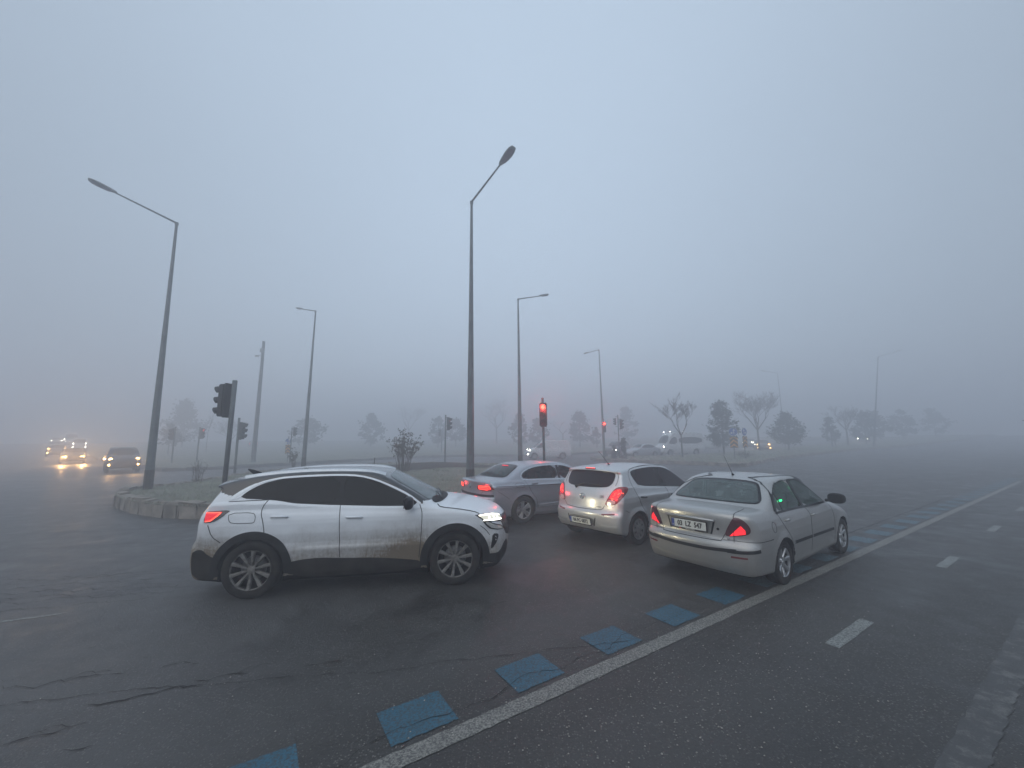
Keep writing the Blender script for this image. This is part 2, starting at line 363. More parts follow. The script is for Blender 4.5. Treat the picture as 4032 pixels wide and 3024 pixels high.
class Poly2:
    """signed distance to a closed polygon, kept in a bilinear table"""
    def __init__(s, pts, h=.012, pad=.7):
        p = np.asarray(pts, float); q = np.roll(p, -1, 0)
        lo = p.min(0) - pad; hi = p.max(0) + pad
        s.lo, s.h = lo, h
        xs = np.arange(lo[0], hi[0], h); zs = np.arange(lo[1], hi[1], h)
        X, Z = np.meshgrid(xs, zs, indexing='ij')
        best = np.full(X.shape, 1e9); ins = np.zeros(X.shape, bool)
        for a, b in zip(p, q):
            e = b - a; wx = X - a[0]; wz = Z - a[1]
            t = np.clip((wx * e[0] + wz * e[1]) / max(e @ e, 1e-12), 0, 1)
            d = (wx - e[0] * t) ** 2 + (wz - e[1] * t) ** 2
            np.minimum(best, d, out=best)
            c = ((a[1] > Z) != (b[1] > Z))
            if e[1] != 0:
                ins ^= c & (X < e[0] * (Z - a[1]) / e[1] + a[0])
        s.t = np.where(ins, -1, 1) * np.sqrt(best)
    def __call__(s, x, z):
        u = np.clip((x - s.lo[0]) / s.h, 0, s.t.shape[0] - 1.001)
        v = np.clip((z - s.lo[1]) / s.h, 0, s.t.shape[1] - 1.001)
        i = u.astype(int); j = v.astype(int); fu = u - i; fv = v - j; t = s.t
        return (t[i, j] * (1 - fu) + t[i + 1, j] * fu) * (1 - fv) + (t[i, j + 1] * (1 - fu) + t[i + 1, j + 1] * fu) * fv

def smax(a, b, k):
    h = np.clip(.5 - .5 * (b - a) / k, 0, 1)
    return b * (1 - h) + a * h + k * h * (1 - h)
def tab(x, t):
    t = np.array(t, float); return np.interp(x, t[:, 0], t[:, 1])
def stab(x, t):
    """table lookup, smoothed"""
    return (tab(x - .05, t) + tab(x, t) * 2 + tab(x + .05, t)) / 4

class Body:
    def __init__(s, sp):
        s.sp = sp
        s.side = Poly2(chaikin(sp['profile'], 2))
        s.cut = [(Poly2(chaikin(p, 1), h=.01, pad=.3), ax) for p, ax in sp.get('openings', [])]
    def width(s, x, z):
        sp = s.sp
        w = stab(x, sp['plan']) * tab(z, sp['sect'])
        belt = tab(x, sp['belt'])
        w = w - np.clip(z - belt, 0, 9) * sp['tumble'] - sp.get('shoulder', .012) * np.clip((z - belt + .02) / .04, 0, 1)
        for ax in (0, sp['wb']):
            r = np.hypot(x - ax, z - sp['rw'])
            w = w + sp.get('flare', .012) * np.exp(-(np.clip(r - sp['ra'], 0, 9) / .06) ** 2) * (z < belt)
        for (x0, x1, z0, z1, hh, dz) in sp.get('creases', []):
            zz = z0 + (z1 - z0) * np.clip((x - x0) / (x1 - x0), 0, 1)
            fade = np.clip((x - x0) / .15, 0, 1) * np.clip((x1 - x) / .15, 0, 1)
            d = z - zz
            w = w + fade * hh * np.where(d < 0, np.exp(-(d / dz) ** 2), np.exp(-(d / (dz * .3)) ** 2))
        return w
    def outer(s, x, y, z, arches=True):
        sp = s.sp; ay = np.abs(y)
        W = s.width(x, z)
        wn = np.clip(ay / np.maximum(stab(x, sp['plan']), .2), 0, 1.15)
        kf = tab(x, sp['bow'])
        x2 = x + kf * wn ** sp.get('bowp', 2.6)
        z2 = z + tab(x, sp['crown']) * wn ** 2
        a = s.side(x2, z2)
        q = np.clip((z - tab(x, sp['belt']) + .14) / .24, 0, 1); q = q * q * (3 - 2 * q); k = sp.get('k', .075) * (1 - q) + .05 * q
        f = smax(a, (ay - W) * .93, k)
        if arches:
            for ax in (0, sp['wb']):
                c = smax(np.hypot(x - ax, z - sp['rw']) - sp['ra'], (np.median([.35]) + .2) - ay, .03)
                f = np.maximum(f, -c)
        for g in sp.get('grooves', []):
            f = np.maximum(f, g(x, y, z, f))
        return f
    def __call__(s, x, y, z):
        f = s.outer(x, y, z)
        if s.sp.get('cavity'):
            x0, x1, zf = s.sp['cavity']
            cav = np.maximum(np.maximum(f + .045, zf - z), np.maximum(x0 - x, x - x1))
            f = np.maximum(f, -cav)
            sp_x = s.sp['cut_x']
            for P, ax in s.cut:
                if ax == 'S': d = np.maximum(P(x, z), .35 - np.abs(y))
                elif ax == 'B': d = np.maximum(P(np.abs(y), z), x - sp_x[0])
                else: d = np.maximum(P(np.abs(y), z), sp_x[1] - x)
                f = np.maximum(f, -d)
        return f
    def normal(s, P, e=.004, fn=None):
        fn = fn or s.__call__
        x, y, z = P.T
        n = np.stack([fn(x + e, y, z) - fn(x - e, y, z), fn(x, y + e, z) - fn(x, y - e, z), fn(x, y, z + e) - fn(x, y, z - e)], 1)
        return n / np.maximum(np.linalg.norm(n, axis=1, keepdims=True), 1e-9)
    def cast(s, O, D, far=6., n=260):
        """first hit of rays with the closed outer skin"""
        O = np.asarray(O, float); D = np.asarray(D, float)
        fn = lambda P: s.outer(P[:, 0], P[:, 1], P[:, 2], False)
        t = np.zeros(len(O)); hit = np.zeros(len(O), bool)
        for _ in range(n):
            v = fn(O + D * t[:, None]); new = v < .0015
            hit |= new
            t = np.where(hit, t, t + np.maximum(v * .5, .0012))
            if hit.all(): break
        a = t - .03; b = t + .02
        for _ in range(18):
            m = (a + b) / 2; v = fn(O + D * m[:, None]); a = np.where(v > 0, m, a); b = np.where(v > 0, b, m)
        return O + D * ((a + b) / 2)[:, None], hit

def surface_net(fn, lo, hi, h):
    """quads of the zero surface of fn over the half space y >= 0, mirrored afterwards"""
    xs = np.arange(lo[0], hi[0] + h, h); ys = np.arange(-h / 2, hi[1] + h, h); zs = np.arange(lo[2], hi[2] + h, h)
    X, Y, Z = np.meshgrid(xs, ys, zs, indexing='ij')
    F = fn(X.ravel(), Y.ravel(), Z.ravel()).reshape(X.shape)
    S = F < 0
    n = np.array(F.shape)
    acc = np.zeros(tuple(n - 1) + (3,)); cnt = np.zeros(tuple(n - 1))
    for ax in range(3):
        sl0 = [slice(None)] * 3; sl1 = [slice(None)] * 3
        sl0[ax] = slice(0, -1); sl1[ax] = slice(1, None)
        A, B = F[tuple(sl0)], F[tuple(sl1)]
        cr = (A < 0) != (B < 0)
        idx = np.argwhere(cr); t = (A[cr] / (A[cr] - B[cr]))
        pos = idx.astype(float); pos[:, ax] += t
        o = [a for a in range(3) if a != ax]
        for d1 in (0, 1):
            for d2 in (0, 1):
                c = idx.copy(); c[:, o[0]] -= d1; c[:, o[1]] -= d2
                ok = (c >= 0).all(1) & (c < n - 1).all(1)
                cc = c[ok]
                np.add.at(acc, (cc[:, 0], cc[:, 1], cc[:, 2]), pos[ok]); np.add.at(cnt, (cc[:, 0], cc[:, 1], cc[:, 2]), 1)
    act = cnt > 0
    vid = -np.ones(cnt.shape, int); vid[act] = np.arange(act.sum())
    V = acc[act] / cnt[act][:, None] * h + np.array([xs[0], ys[0], zs[0]])
    Q = []
    for ax in range(3):
        sl0 = [slice(None)] * 3; sl1 = [slice(None)] * 3
        sl0[ax] = slice(0, -1); sl1[ax] = slice(1, None)
        A, B = S[tuple(sl0)], S[tuple(sl1)]
        idx = np.argwhere(A != B); flip = A[A != B]
        o = [(1, 2), (2, 0), (0, 1)][ax]
        c = []
        for d1, d2 in ((1, 1), (0, 1), (0, 0), (1, 0)):
            q = idx.copy(); q[:, o[0]] -= d1; q[:, o[1]] -= d2; c.append(q)
        ok = np.ones(len(idx), bool)
        for q in c: ok &= (q >= 0).all(1) & (q < n - 1).all(1)
        ids = np.stack([vid[q[ok][:, 0], q[ok][:, 1], q[ok][:, 2]] for q in c], 1)
        fl = flip[ok]
        ids[~fl] = ids[~fl][:, ::-1]
        Q.append(ids)
    Q = np.vstack(Q)
    # the first layer of cells straddles y = 0: pin it there, drop quads lying in that plane
    jj = np.argwhere(act)[:, 1]; seam = jj == 0
    V[seam, 1] = 0
    for _ in range(3):
        e = .004; x, y, z = V.T; v = fn(x, y, z)
        g = np.stack([fn(x + e, y, z) - fn(x - e, y, z), fn(x, y + e, z) - fn(x, y - e, z), fn(x, y, z + e) - fn(x, y, z - e)], 1) / (2 * e)
        g2 = np.maximum((g * g).sum(1), .25)
        step = -(v / g2)[:, None] * g
        l = np.linalg.norm(step, axis=1, keepdims=True); step *= np.minimum(1, .4 * h / np.maximum(l, 1e-9))
        V = V + step; V[seam, 1] = 0
    Q = Q[~seam[Q].all(1)]
    N = len(V); mir = np.arange(N) + N; mir[seam] = np.arange(N)[seam]
    V2 = V * [1, -1, 1]
    return np.vstack([V, V2]), np.vstack([Q, mir[Q][:, ::-1]])
SPEC = {}
SPEC['suv'] = dict(dark_below=.262,
  wb=2.667, rw=.358, ra=.405, tyre=.358, tw=.235, track=.80,
  profile=[(-.90,.30),(-.95,.42),(-.965,.56),(-.955,.68),(-.91,.73),(-.895,.85),(-.895,1.0),(-.87,1.08),(-.83,1.14),(-.70,1.30),(-.585,1.42),
    (-.60,1.445),(-.67,1.455),(-.665,1.475),(-.45,1.53),(-.15,1.58),(.20,1.613),(.60,1.628),(.95,1.628),(1.25,1.618),(1.52,1.595),(1.70,1.54),(1.95,1.42),(2.22,1.285),
    (2.42,1.175),(2.47,1.145),(2.52,1.14),(2.75,1.115),(3.0,1.075),(3.22,1.02),(3.40,.945),(3.48,.87),(3.525,.78),(3.54,.62),(3.55,.50),(3.53,.34),(3.46,.25),(3.30,.21),(2.9,.20),(2.0,.20),(.6,.20),(-.4,.24),(-.75,.27)],
  bow=[(-1.,-.24),(-.75,-.24),(-.4,-.10),(-.1,0),(1.2,0),(1.6,.16),(2.4,.20),(2.6,.16),(2.9,.12),(3.2,.22),(3.5,.36)], bowp=2.6,
  crown=[(-1,.03),(-.6,.06),(-.2,.07),(.5,.06),(1.5,.06),(2.2,.05),(2.6,.05),(3.2,.07),(3.6,.05)],
  plan=[(-1.,.88),(-.6,.895),(-.2,.912),(0,.915),(.6,.905),(1.3,.90),(2.1,.905),(2.667,.915),(3.05,.905),(3.5,.86)],
  sect=[(.18,.88),(.26,.945),(.36,.965),(.47,.978),(.58,.992),(.68,.985),(.80,1.0),(.92,1.0),(.98,.992),(1.05,.975),(1.12,.955),(1.7,.955)],
  belt=[(-1,1.20),(-.2,1.22),(.3,1.20),(.6,1.16),(1.1,1.135),(2.1,1.10),(2.6,1.06),(3.6,1.0)], tumble=.40, shoulder=.018, flare=.020, k=.07,
  creases=[(.25,3.0,1.035,.985,.006,.10),(-.85,.35,1.08,1.07,.006,.08),(.55,2.05,.60,.60,.010,.07)])
SPEC['marea'] = dict(
  wb=2.54, rw=.298, ra=.335, tyre=.298, tw=.195, track=.745, cavity=(-.25,2.05,.50), cut_x=(.24, 1.52),
  profile=[(-.90,.22),(-.95,.30),(-.985,.40),(-1.0,.52),(-1.0,.60),(-.965,.655),(-.93,.68),(-.925,.80),(-.935,.92),(-.925,1.00),(-.86,1.035),(-.60,1.045),(-.42,1.055),
    (-.36,1.065),(-.10,1.21),(.18,1.355),(.28,1.39),(.55,1.425),(.85,1.438),(1.15,1.43),(1.36,1.405),(1.48,1.365),(1.75,1.21),(2.02,1.04),(2.12,.985),(2.2,.965),(2.6,.90),(2.95,.83),(3.2,.74),(3.32,.64),(3.36,.52),(3.34,.36),(3.24,.24),(3.0,.19),(2,.17),(.8,.17),(-.5,.20)],
  bow=[(-1.05,-.23),(-.7,-.20),(-.45,-.20),(-.1,-.17),(.3,-.10),(.7,0),(1.2,0),(1.5,.14),(2.1,.18),(2.5,.12),(3.0,.22),(3.4,.34)], bowp=2.8,
  crown=[(-1,.04),(-.5,.04),(0,.05),(.5,.05),(1.4,.05),(2.2,.05),(2.8,.07),(3.4,.05)],
  plan=[(-1.05,.80),(-.8,.835),(-.4,.862),(0,.868),(1.3,.868),(2.2,.86),(2.7,.85),(3.3,.80)],
  sect=[(.15,.90),(.24,.955),(.36,.975),(.5,.995),(.6,1.0),(.7,.995),(.8,.98),(.9,.955),(.98,.925),(1.6,.925)],
  belt=[(-1.1,1.0),(-.3,.985),(.2,.965),(1.2,.94),(2.3,.92),(3.5,.9)], tumble=.36, shoulder=.004, flare=.012, k=.11,
  creases=[],
  openings=[([(.20,.975),(.17,1.16),(.27,1.30),(.42,1.345),(.80,1.36),(.98,.96),(.9,.955)],'S'),([(1.10,.95),(.95,1.20),(.90,1.355),(1.15,1.35),(1.42,1.28),(1.85,1.06),(2.0,.95),(1.6,.945)],'S'),
    ([(-.1,1.10),(.60,1.10),(.63,1.14),(.54,1.28),(.42,1.315),(-.1,1.325)],'B'),([(-.1,1.05),(.62,1.03),(.46,1.29),(-.1,1.33)],'F')])
SPEC['i20'] = dict(
  wb=2.525, rw=.300, ra=.340, tyre=.300, tw=.185, track=.745,
  profile=[(-.62,.26),(-.70,.34),(-.735,.44),(-.745,.56),(-.74,.63),(-.69,.68),(-.675,.78),(-.665,.90),(-.62,1.02),(-.56,1.10),(-.42,1.29),(-.36,1.375),(-.40,1.405),(-.38,1.43),(-.2,1.455),(.1,1.48),(.5,1.497),(.85,1.50),(1.2,1.487),(1.45,1.455),(1.6,1.41),
    (1.9,1.25),(2.2,1.09),(2.36,1.01),(2.5,.985),(2.8,.92),(3.05,.83),(3.15,.72),(3.19,.58),(3.18,.4),(3.1,.26),(2.9,.2),(2,.18),(.6,.18),(-.4,.22)],
  bow=[(-.8,-.20),(-.5,-.17),(-.2,-.08),(.2,0),(1.2,0),(1.6,.16),(2.3,.2),(2.7,.14),(3.2,.32)], bowp=2.4,
  crown=[(-.8,.03),(-.3,.05),(.5,.06),(1.5,.06),(2.3,.05),(3.2,.06)],
  plan=[(-.8,.80),(-.5,.835),(0,.852),(.6,.848),(1.3,.85),(2.2,.852),(2.7,.845),(3.2,.79)],
  sect=[(.18,.90),(.28,.955),(.4,.97),(.5,.985),(.62,.992),(.72,.99),(.82,1.0),(.90,.995),(.98,.97),(1.06,.95),(1.7,.95)],
  belt=[(-.8,1.12),(0,1.09),(.4,1.06),(1.3,1.0),(2.3,.93),(3.2,.9)], tumble=.37, shoulder=.012, flare=.018, k=.08,
  creases=[(-.05,1.9,.915,.86,.014,.09)])
SPEC['passat'] = dict(
  wb=2.791, rw=.325, ra=.365, tyre=.325, tw=.215, track=.80, cavity=(-.2,2.35,.50), cut_x=(.16, 1.74),
  profile=[(-.98,.26),(-1.05,.36),(-1.085,.50),(-1.085,.64),(-1.04,.70),(-1.03,.82),(-1.04,.96),(-1.05,1.045),(-.98,1.065),(-.75,1.075),(-.58,1.085),(-.35,1.19),(-.05,1.33),(.12,1.385),(.35,1.425),(.7,1.452),(1.0,1.456),(1.3,1.445),(1.55,1.415),(1.75,1.36),(2.1,1.18),(2.38,1.03),(2.5,.99),(2.9,.94),(3.3,.85),(3.52,.74),(3.62,.62),(3.65,.48),(3.62,.32),(3.5,.22),(3.2,.18),(2,.16),(.6,.16),(-.5,.19)],
  bow=[(-1.1,-.24),(-.8,-.18),(-.55,-.16),(-.2,-.14),(.2,-.08),(.6,0),(1.3,0),(1.7,.14),(2.4,.18),(2.9,.12),(3.3,.22),(3.7,.36)], bowp=2.6,
  crown=[(-1.1,.04),(-.5,.04),(0,.05),(.6,.05),(1.5,.05),(2.4,.05),(3.2,.07),(3.7,.05)],
  plan=[(-1.1,.86),(-.8,.89),(-.3,.912),(0,.916),(1.3,.912),(2.4,.91),(2.9,.91),(3.6,.84)],
  sect=[(.15,.90),(.24,.955),(.34,.965),(.5,.985),(.65,.99),(.8,.99),(.9,.985),(.97,.955),(1.04,.93),(1.6,.93)],
  belt=[(-1.1,1.06),(0,1.03),(1.2,1.0),(2.4,.97),(3.6,.93)], tumble=.38, shoulder=.012, flare=.012, k=.07,
  creases=[(-.95,3.1,.925,.86,.014,.07),(.42,2.3,.42,.42,.012,.04)],
  openings=[([(.10,1.075),(.13,1.20),(.35,1.31),(.70,1.355),(1.10,1.36),(1.14,1.045),(.6,1.06)],'S'),([(1.26,1.04),(1.22,1.36),(1.55,1.31),(1.95,1.15),(2.1,1.01),(1.7,1.03)],'S'),
    ([(-.1,1.13),(.60,1.13),(.50,1.36),(-.1,1.375)],'B'),([(-.1,1.08),(.64,1.05),(.48,1.28),(-.1,1.32)],'F')])
# ---------------------------------------------------------------- car parts on a Body
def resample(P, step, closed):
    P = [np.array(p, float) for p in P]; out = []
    n = len(P) if closed else len(P) - 1
    for i in range(n):
        a, b = P[i], P[(i + 1) % len(P)]; k = max(1, int(np.ceil(np.linalg.norm(b - a) / step)))
        for j in range(k): out.append(a + (b - a) * j / k)
    if not closed: out.append(P[-1])
    return np.array(out)
S2 = 2 ** .5
def axis_rays(ax, uv, side=-1):
    """origins and directions of the projection along which an outline is laid on the body"""
    u, v = uv[:, 0], uv[:, 1]; o = np.zeros((len(u), 3)); z = np.zeros(len(u))
    if ax == 'S': return np.stack([u, z + side * 1.25, v], 1), np.tile([0, -side, 0.], (len(u), 1))
    if ax == 'B': return np.stack([z - 1.6, u, v], 1), np.tile([1., 0, 0], (len(u), 1))
    if ax == 'F': return np.stack([z + 4.4, u, v], 1), np.tile([-1., 0, 0], (len(u), 1))
    if ax == 'T': return np.stack([u, v, z + 1.9], 1), np.tile([0., 0, -1], (len(u), 1))
    if ax == 'D':   # rear corner, looking forward and inward at 45 degrees
        m = -1.9; x = (u + m) / S2; y = (-u + m) / S2
        return np.stack([x, -side * y, v], 1), np.tile([1 / S2, -side / S2, 0], (len(u), 1))
    if ax == 'E':   # front corner
        m = 4.2; x = (u + m) / S2; y = (u - m) / S2
        return np.stack([x, -side * y, v], 1), np.tile([-1 / S2, -side / S2, 0], (len(u), 1))
def patch(B, ax, pts, off=.004, smooth=1, cell=.05, skirt=.012, side=-1):
    P = chaikin(pts, smooth) if smooth else np.array(pts, float)
    P = resample(P, cell, True)
    if ax in 'SDE' and False: pass
    bm = bmesh.new(); vs_ = [bm.verts.new((p[0], p[1], 0)) for p in P]; bm.faces.new(vs_)
    bmesh.ops.triangulate(bm, faces=bm.faces[:])
    for k in (0, 1):
        for c in np.arange(P[:, k].min() + cell * .6, P[:, k].max() - .01, cell):
            co = [0, 0, 0]; no = [0, 0, 0]; co[k] = c; no[k] = 1
            bmesh.ops.bisect_plane(bm, geom=bm.verts[:] + bm.edges[:] + bm.faces[:], plane_co=co, plane_no=no, dist=1e-4)
    bmesh.ops.remove_doubles(bm, verts=bm.verts[:], dist=.0008)
    bm.verts.index_update()
    uv = np.array([(v.co.x, v.co.y) for v in bm.verts]); Fc = [[v.index for v in f.verts] for f in bm.faces]
    bound = [(e.verts[0].index, e.verts[1].index) for e in bm.edges if len(e.link_faces) == 1]
    bm.free()
    O, D = axis_rays(ax, uv, side); H, hit = B.cast(O, D)
    if not hit.all():
        good = np.where(hit)[0]
        for i in np.where(~hit)[0]:
            j = good[np.argmin(((uv[good] - uv[i]) ** 2).sum(1))]; H[i] = H[j]
    fo = lambda x, y, z: B.outer(x, y, z, False)
    N = B.normal(H, fn=fo); V = H + N * off
    # face winding so that normals look outward
    s = 0.
    for f in Fc[:40]:
        a, b, c = V[f[0]], V[f[1]], V[f[2]]; s += np.dot(np.cross(b - a, c - a), N[f[0]])
    if s < 0: Fc = [f[::-1] for f in Fc]
    n = len(V)
    if skirt:
        ids = sorted({i for e in bound for i in e}); mp = {i: n + k for k, i in enumerate(ids)}
        V = np.vstack([V, H[ids] - N[ids] * skirt]); N = np.vstack([N, N[ids]])
        Fc = Fc + [(a, b, mp[b], mp[a]) for a, b in bound]
    return V, Fc, N
def put(B, root, name, mat, ax, pts, side=-1, parent=None, **kw):
    V, Fc, N = patch(B, ax, pts, side=side, **kw)
    return mesh_obj(name, V, Fc, mat, parent or root, True, N)
def ribbon(B, ax, line, w, off=.0025, smooth=1, side=-1, closed=False, step=.03, taper=False):
    P = chaikin(line, smooth, closed) if smooth else np.array(line, float)
    P = resample(P, step, closed); n = len(P)
    L = []; R = []
    for i in range(n):
        a = P[(i - 1) % n] if closed or i > 0 else P[i]; b = P[(i + 1) % n] if closed or i < n - 1 else P[i]
        t = b - a; t = t / max(np.linalg.norm(t), 1e-9); nn = np.array([-t[1], t[0]])
        ww = w * (min(1, 6 * min(i, n - 1 - i) / n + .1) if taper else 1)
        L.append(P[i] + nn * ww / 2); R.append(P[i] - nn * ww / 2)
    uv = np.array(L + R); O, D = axis_rays(ax, uv, side); H, hit = B.cast(O, D)
    fo = lambda x, y, z: B.outer(x, y, z, False)
    N = B.normal(H, fn=fo); V = H + N * off; V2 = H - N * .004
    Fc = []; m = len(V)
    for i in range(n if closed else n - 1):
        j = (i + 1) % n
        if not (hit[i] and hit[j] and hit[i + n] and hit[j + n]): continue
        Fc += [(i, j, j + n, i + n), (i, i + m, j + m, j), (i + n, j + n, j + n + m, i + n + m)]
    a, b, c = V[0], V[1], V[1 + n]
    if np.dot(np.cross(b - a, c - a), N[0]) < 0: Fc = [f[::-1] for f in Fc]
    return np.vstack([V, V2]), Fc, np.vstack([N, N])
def merge(parts):
    V = []; F = []; N = []; b = 0
    for v, f, n in parts:
        V.append(v); N.append(n); F += [tuple(i + b for i in q) for q in f]; b += len(v)
    return np.vstack(V), F, np.vstack(N)
def put_ribbons(B, root, name, mat, items, parent=None):
    V, F, N = merge([ribbon(B, *a, **k) for a, k in items]); return mesh_obj(name, V, F, mat, parent or root, True, N)
def frame_at(B, ax, u, v, side=-1, off=0.):
    """a matrix whose x axis runs along the surface as seen from outside, z up, -y outward"""
    O, D = axis_rays(ax, np.array([[u, v]], float), side); H, hit = B.cast(O, D)
    N = B.normal(H, fn=lambda x, y, z: B.outer(x, y, z, False))[0]
    yy = Vector(-N); zz = Vector((0, 0, 1)); xx = yy.cross(zz).normalized(); zz = xx.cross(yy).normalized()
    m = Matrix((xx, yy, zz)).transposed().to_4x4(); m.translation = Vector(H[0]) + Vector(N) * off
    return m
def put_text(name, mat, parent, m, txt, h, sx=.8, bold=.004, x=0., z=0.):
    V, F = text_mesh(txt, h, bold, sx)
    return mesh_obj(name, [m @ Vector((a + x, b, c + z)) for a, b, c in V], F, mat, parent, False)

def build_wheel(parent, x, y, r, tw, style, side, steer=0., rot=0.):
    """tyre with its rim; side -1 is the right-hand side, whose face looks to -y"""
    M_ = T(x, y, r) @ RZ(steer) @ (RZ(math.pi) if side > 0 else Matrix()) @ RY(rot)
    rr = style['rr'] * r; h = tw / 2
    mb = MB()
    mb.lathe([(h * .8, rr * .93), (h * .93, rr * 1.05), (h, rr + (r - rr) * .45), (h * .93, r * .965), (h * .74, r * .995), (h * .3, r), (h * .26, r * .982), (h * .20, r * .982), (h * .16, r),
              (-h * .16, r), (-h * .20, r * .982), (-h * .26, r * .982), (-h * .3, r), (-h * .74, r * .995), (-h * .93, r * .965), (-h, rr + (r - rr) * .45), (-h * .93, rr * 1.05), (-h * .8, rr * .985), (-h * .55, rr * .96)], 56, M_)
    w = mesh_obj('wheel', mb.V, mb.F, MAT['tyre'], parent, True)
    # sidewall and shoulder blocks
    mb = MB()
    mb.lathe([(-h * .84, rr * 1.0), (-h * .90, rr * .985), (-h * .86, rr * .955), (-h * .45, rr * .93), (h * .3, rr * .9), (h * .3, .02)], 48, M_)
    mesh_obj('barrel', mb.V, mb.F, MAT['rim_dark'] if style.get('dark', 1) else style['mat'], w, True)
    mb = MB(); n = style['n']; y0 = -h * .80
    if style['type'] == 'spoke':
        for k in range(n):
            a = 2 * math.pi * k / n
            for da, sk in (style.get('split') or ((0, 0),)):
                Q = M_ @ RY(a + da)
                wi, wo = style['wi'] / 2, style['wo'] / 2; r0, r1 = style.get('r0', .16) * rr, rr * .965
                tw_ = sk * r1
                V = [(-wi, y0 + .030, r0), (wi, y0 + .030, r0), (wo + tw_, y0 - .004, r1), (-wo + tw_, y0 - .004, r1), (-wi * .55, y0 + .012, r0), (wi * .55, y0 + .012, r0), (wo * .6 + tw_, y0 - .014, r1), (-wo * .6 + tw_, y0 - .014, r1),
                     (-wi, y0 + .06, r0), (wi, y0 + .06, r0), (wo + tw_, y0 + .03, r1), (-wo + tw_, y0 + .03, r1)]
                mb.add(V, [(4, 5, 6, 7), (0, 4, 7, 3), (5, 1, 2, 6), (0, 3, 11, 8), (1, 9, 10, 2), (3, 7, 6, 2), (3, 2, 10, 11)], Q)
    else:   # pressed cover with openings: ring, disc and bridges
        mb.lathe([(y0, rr * .97), (y0 - .012, rr * .90), (y0 - .008, rr * .78)], 48, M_)
        mb.lathe([(y0 - .006, rr * .50), (y0 - .014, rr * .40), (y0 - .010, rr * .2), (y0 - .012, .005)], 48, M_)
        for k in range(n):
            Q = M_ @ RY(2 * math.pi * k / n); r0, r1 = rr * .48, rr * .80; wi, wo = style['wi'] / 2, style['wo'] / 2
            mb.add([(-wi, y0 - .006, r0), (wi, y0 - .006, r0), (wo, y0 - .008, r1), (-wo, y0 - .008, r1), (-wi, y0 + .02, r0), (wi, y0 + .02, r0), (wo, y0 + .02, r1), (-wo, y0 + .02, r1)],
                   [(0, 1, 2, 3), (0, 3, 7, 4), (1, 5, 6, 2)], Q)
    mb.lathe([(y0 + .004, rr * 1.0), (y0 - .012, rr * .99), (y0 - .006, rr * .945), (y0 + .02, rr * .93)], 48, M_)
    mb.lathe([(y0 + .03, style.get('r0', .16) * rr * 1.5), (y0 + .008, style.get('r0', .16) * rr * 1.2), (y0 + .004, .03), (y0 - .002, .028), (y0 - .004, .001)], 24, M_)
    if style['type'] == 'spoke':
        for k in range(5):
            Q = M_ @ RY(2 * math.pi * k / 5 + .3); mb.lathe([(y0 + .02, .010), (y0 + .002, .010), (y0 + .002, .001)], 8, Q @ T(0, 0, style.get('r0', .16) * rr * 1.25 + .01))
    rim = mesh_obj('rim', mb.V, mb.F, style['mat'], w, False)
    if style['type'] == 'spoke':
        mb = MB(); mb.lathe([(h * .2, rr * .62), (0, rr * .62), (0, .05)], 32, M_); mesh_obj('brake_disc', mb.V, mb.F, MAT['cover_grey'], w, True)
    return w
def build_body(key, root, mats, panels, h=.018):
    B = Body(SPEC[key]); sp = SPEC[key]; p = np.array(sp['profile']); lo = p.min(0) - .05; hi = p.max(0) + .05
    V, Q = surface_net(lambda x, y, z: B(x, y, z), (lo[0], 0, lo[1]), (hi[0], 1.02, hi[1]), h)
    N = B.normal(V); Cn = V[Q].mean(1); e = .004
    fN = N[Q].mean(1); x, y, z = Cn.T; ay = np.abs(y)
    dark = ((fN[:, 2] < -.75) & (z < .36)) | (z < sp.get('dark_below', 0))
    for ax in (0, sp['wb']): dark |= (np.hypot(x - ax, z - sp['rw']) < sp['ra'] + .004) & (ay > .3) & (z < sp['rw'] + sp['ra'] + .02)
    inner = np.zeros(len(Q), bool)
    if sp.get('cavity'): inner = B.outer(x, y, z, False) < -.022
    cls = np.full(len(Q), -1)
    for i, (nm, fn) in enumerate(panels):
        m = fn(x, y, z, fN) & (cls < 0) & ~dark & ~inner; cls[m] = i
    def sub(mask, name, parent):
        q = Q[mask]; u, inv = np.unique(q, return_inverse=True); mi = np.where(dark[mask], 1, np.where(inner[mask], 2, 0))
        return mesh_obj(name, V[u], inv.reshape(-1, 4), mats, parent, True, N[u], mi)
    sub(cls < 0, 'body', root)
    out = {}
    for i, (nm, fn) in enumerate(panels):
        if (cls == i).any(): out[nm] = sub(cls == i, nm.split(':')[0], root)
    return B, out
def inpoly(px, pz, poly):
    ins = np.zeros(px.shape, bool); P = np.array(poly); Q2 = np.roll(P, -1, 0)
    for a, b in zip(P, Q2):
        if a[1] == b[1]: continue
        c = ((a[1] > pz) != (b[1] > pz)); ins ^= c & (px < (b[0] - a[0]) * (pz - a[1]) / (b[1] - a[1]) + a[0])
    return ins
def mirror_poly(half):
    """half outline (y >= 0, from the top centre round to the bottom centre) closed about y = 0"""
    return list(half) + [(-a, b) for a, b in half[::-1] if abs(a) > 1e-6]
def spot(name, root, loc, dir_, power, col, cone=75, rad=.06, blend=.6):
    l = bpy.data.lights.new(name, 'SPOT'); l.energy = power; l.color = col; l.spot_size = math.radians(cone); l.spot_blend = blend; l.shadow_soft_size = rad
    o = bpy.data.objects.new(name, l); COL.objects.link(o); o.parent = root; o.location = loc
    o.rotation_euler = Vector(dir_).to_track_quat('-Z', 'Y').to_euler(); return o
def point(name, root, loc, power, col, rad=.05):
    l = bpy.data.lights.new(name, 'POINT'); l.energy = power; l.color = col; l.shadow_soft_size = rad
    o = bpy.data.objects.new(name, l); COL.objects.link(o); o.parent = root; o.location = loc; return o
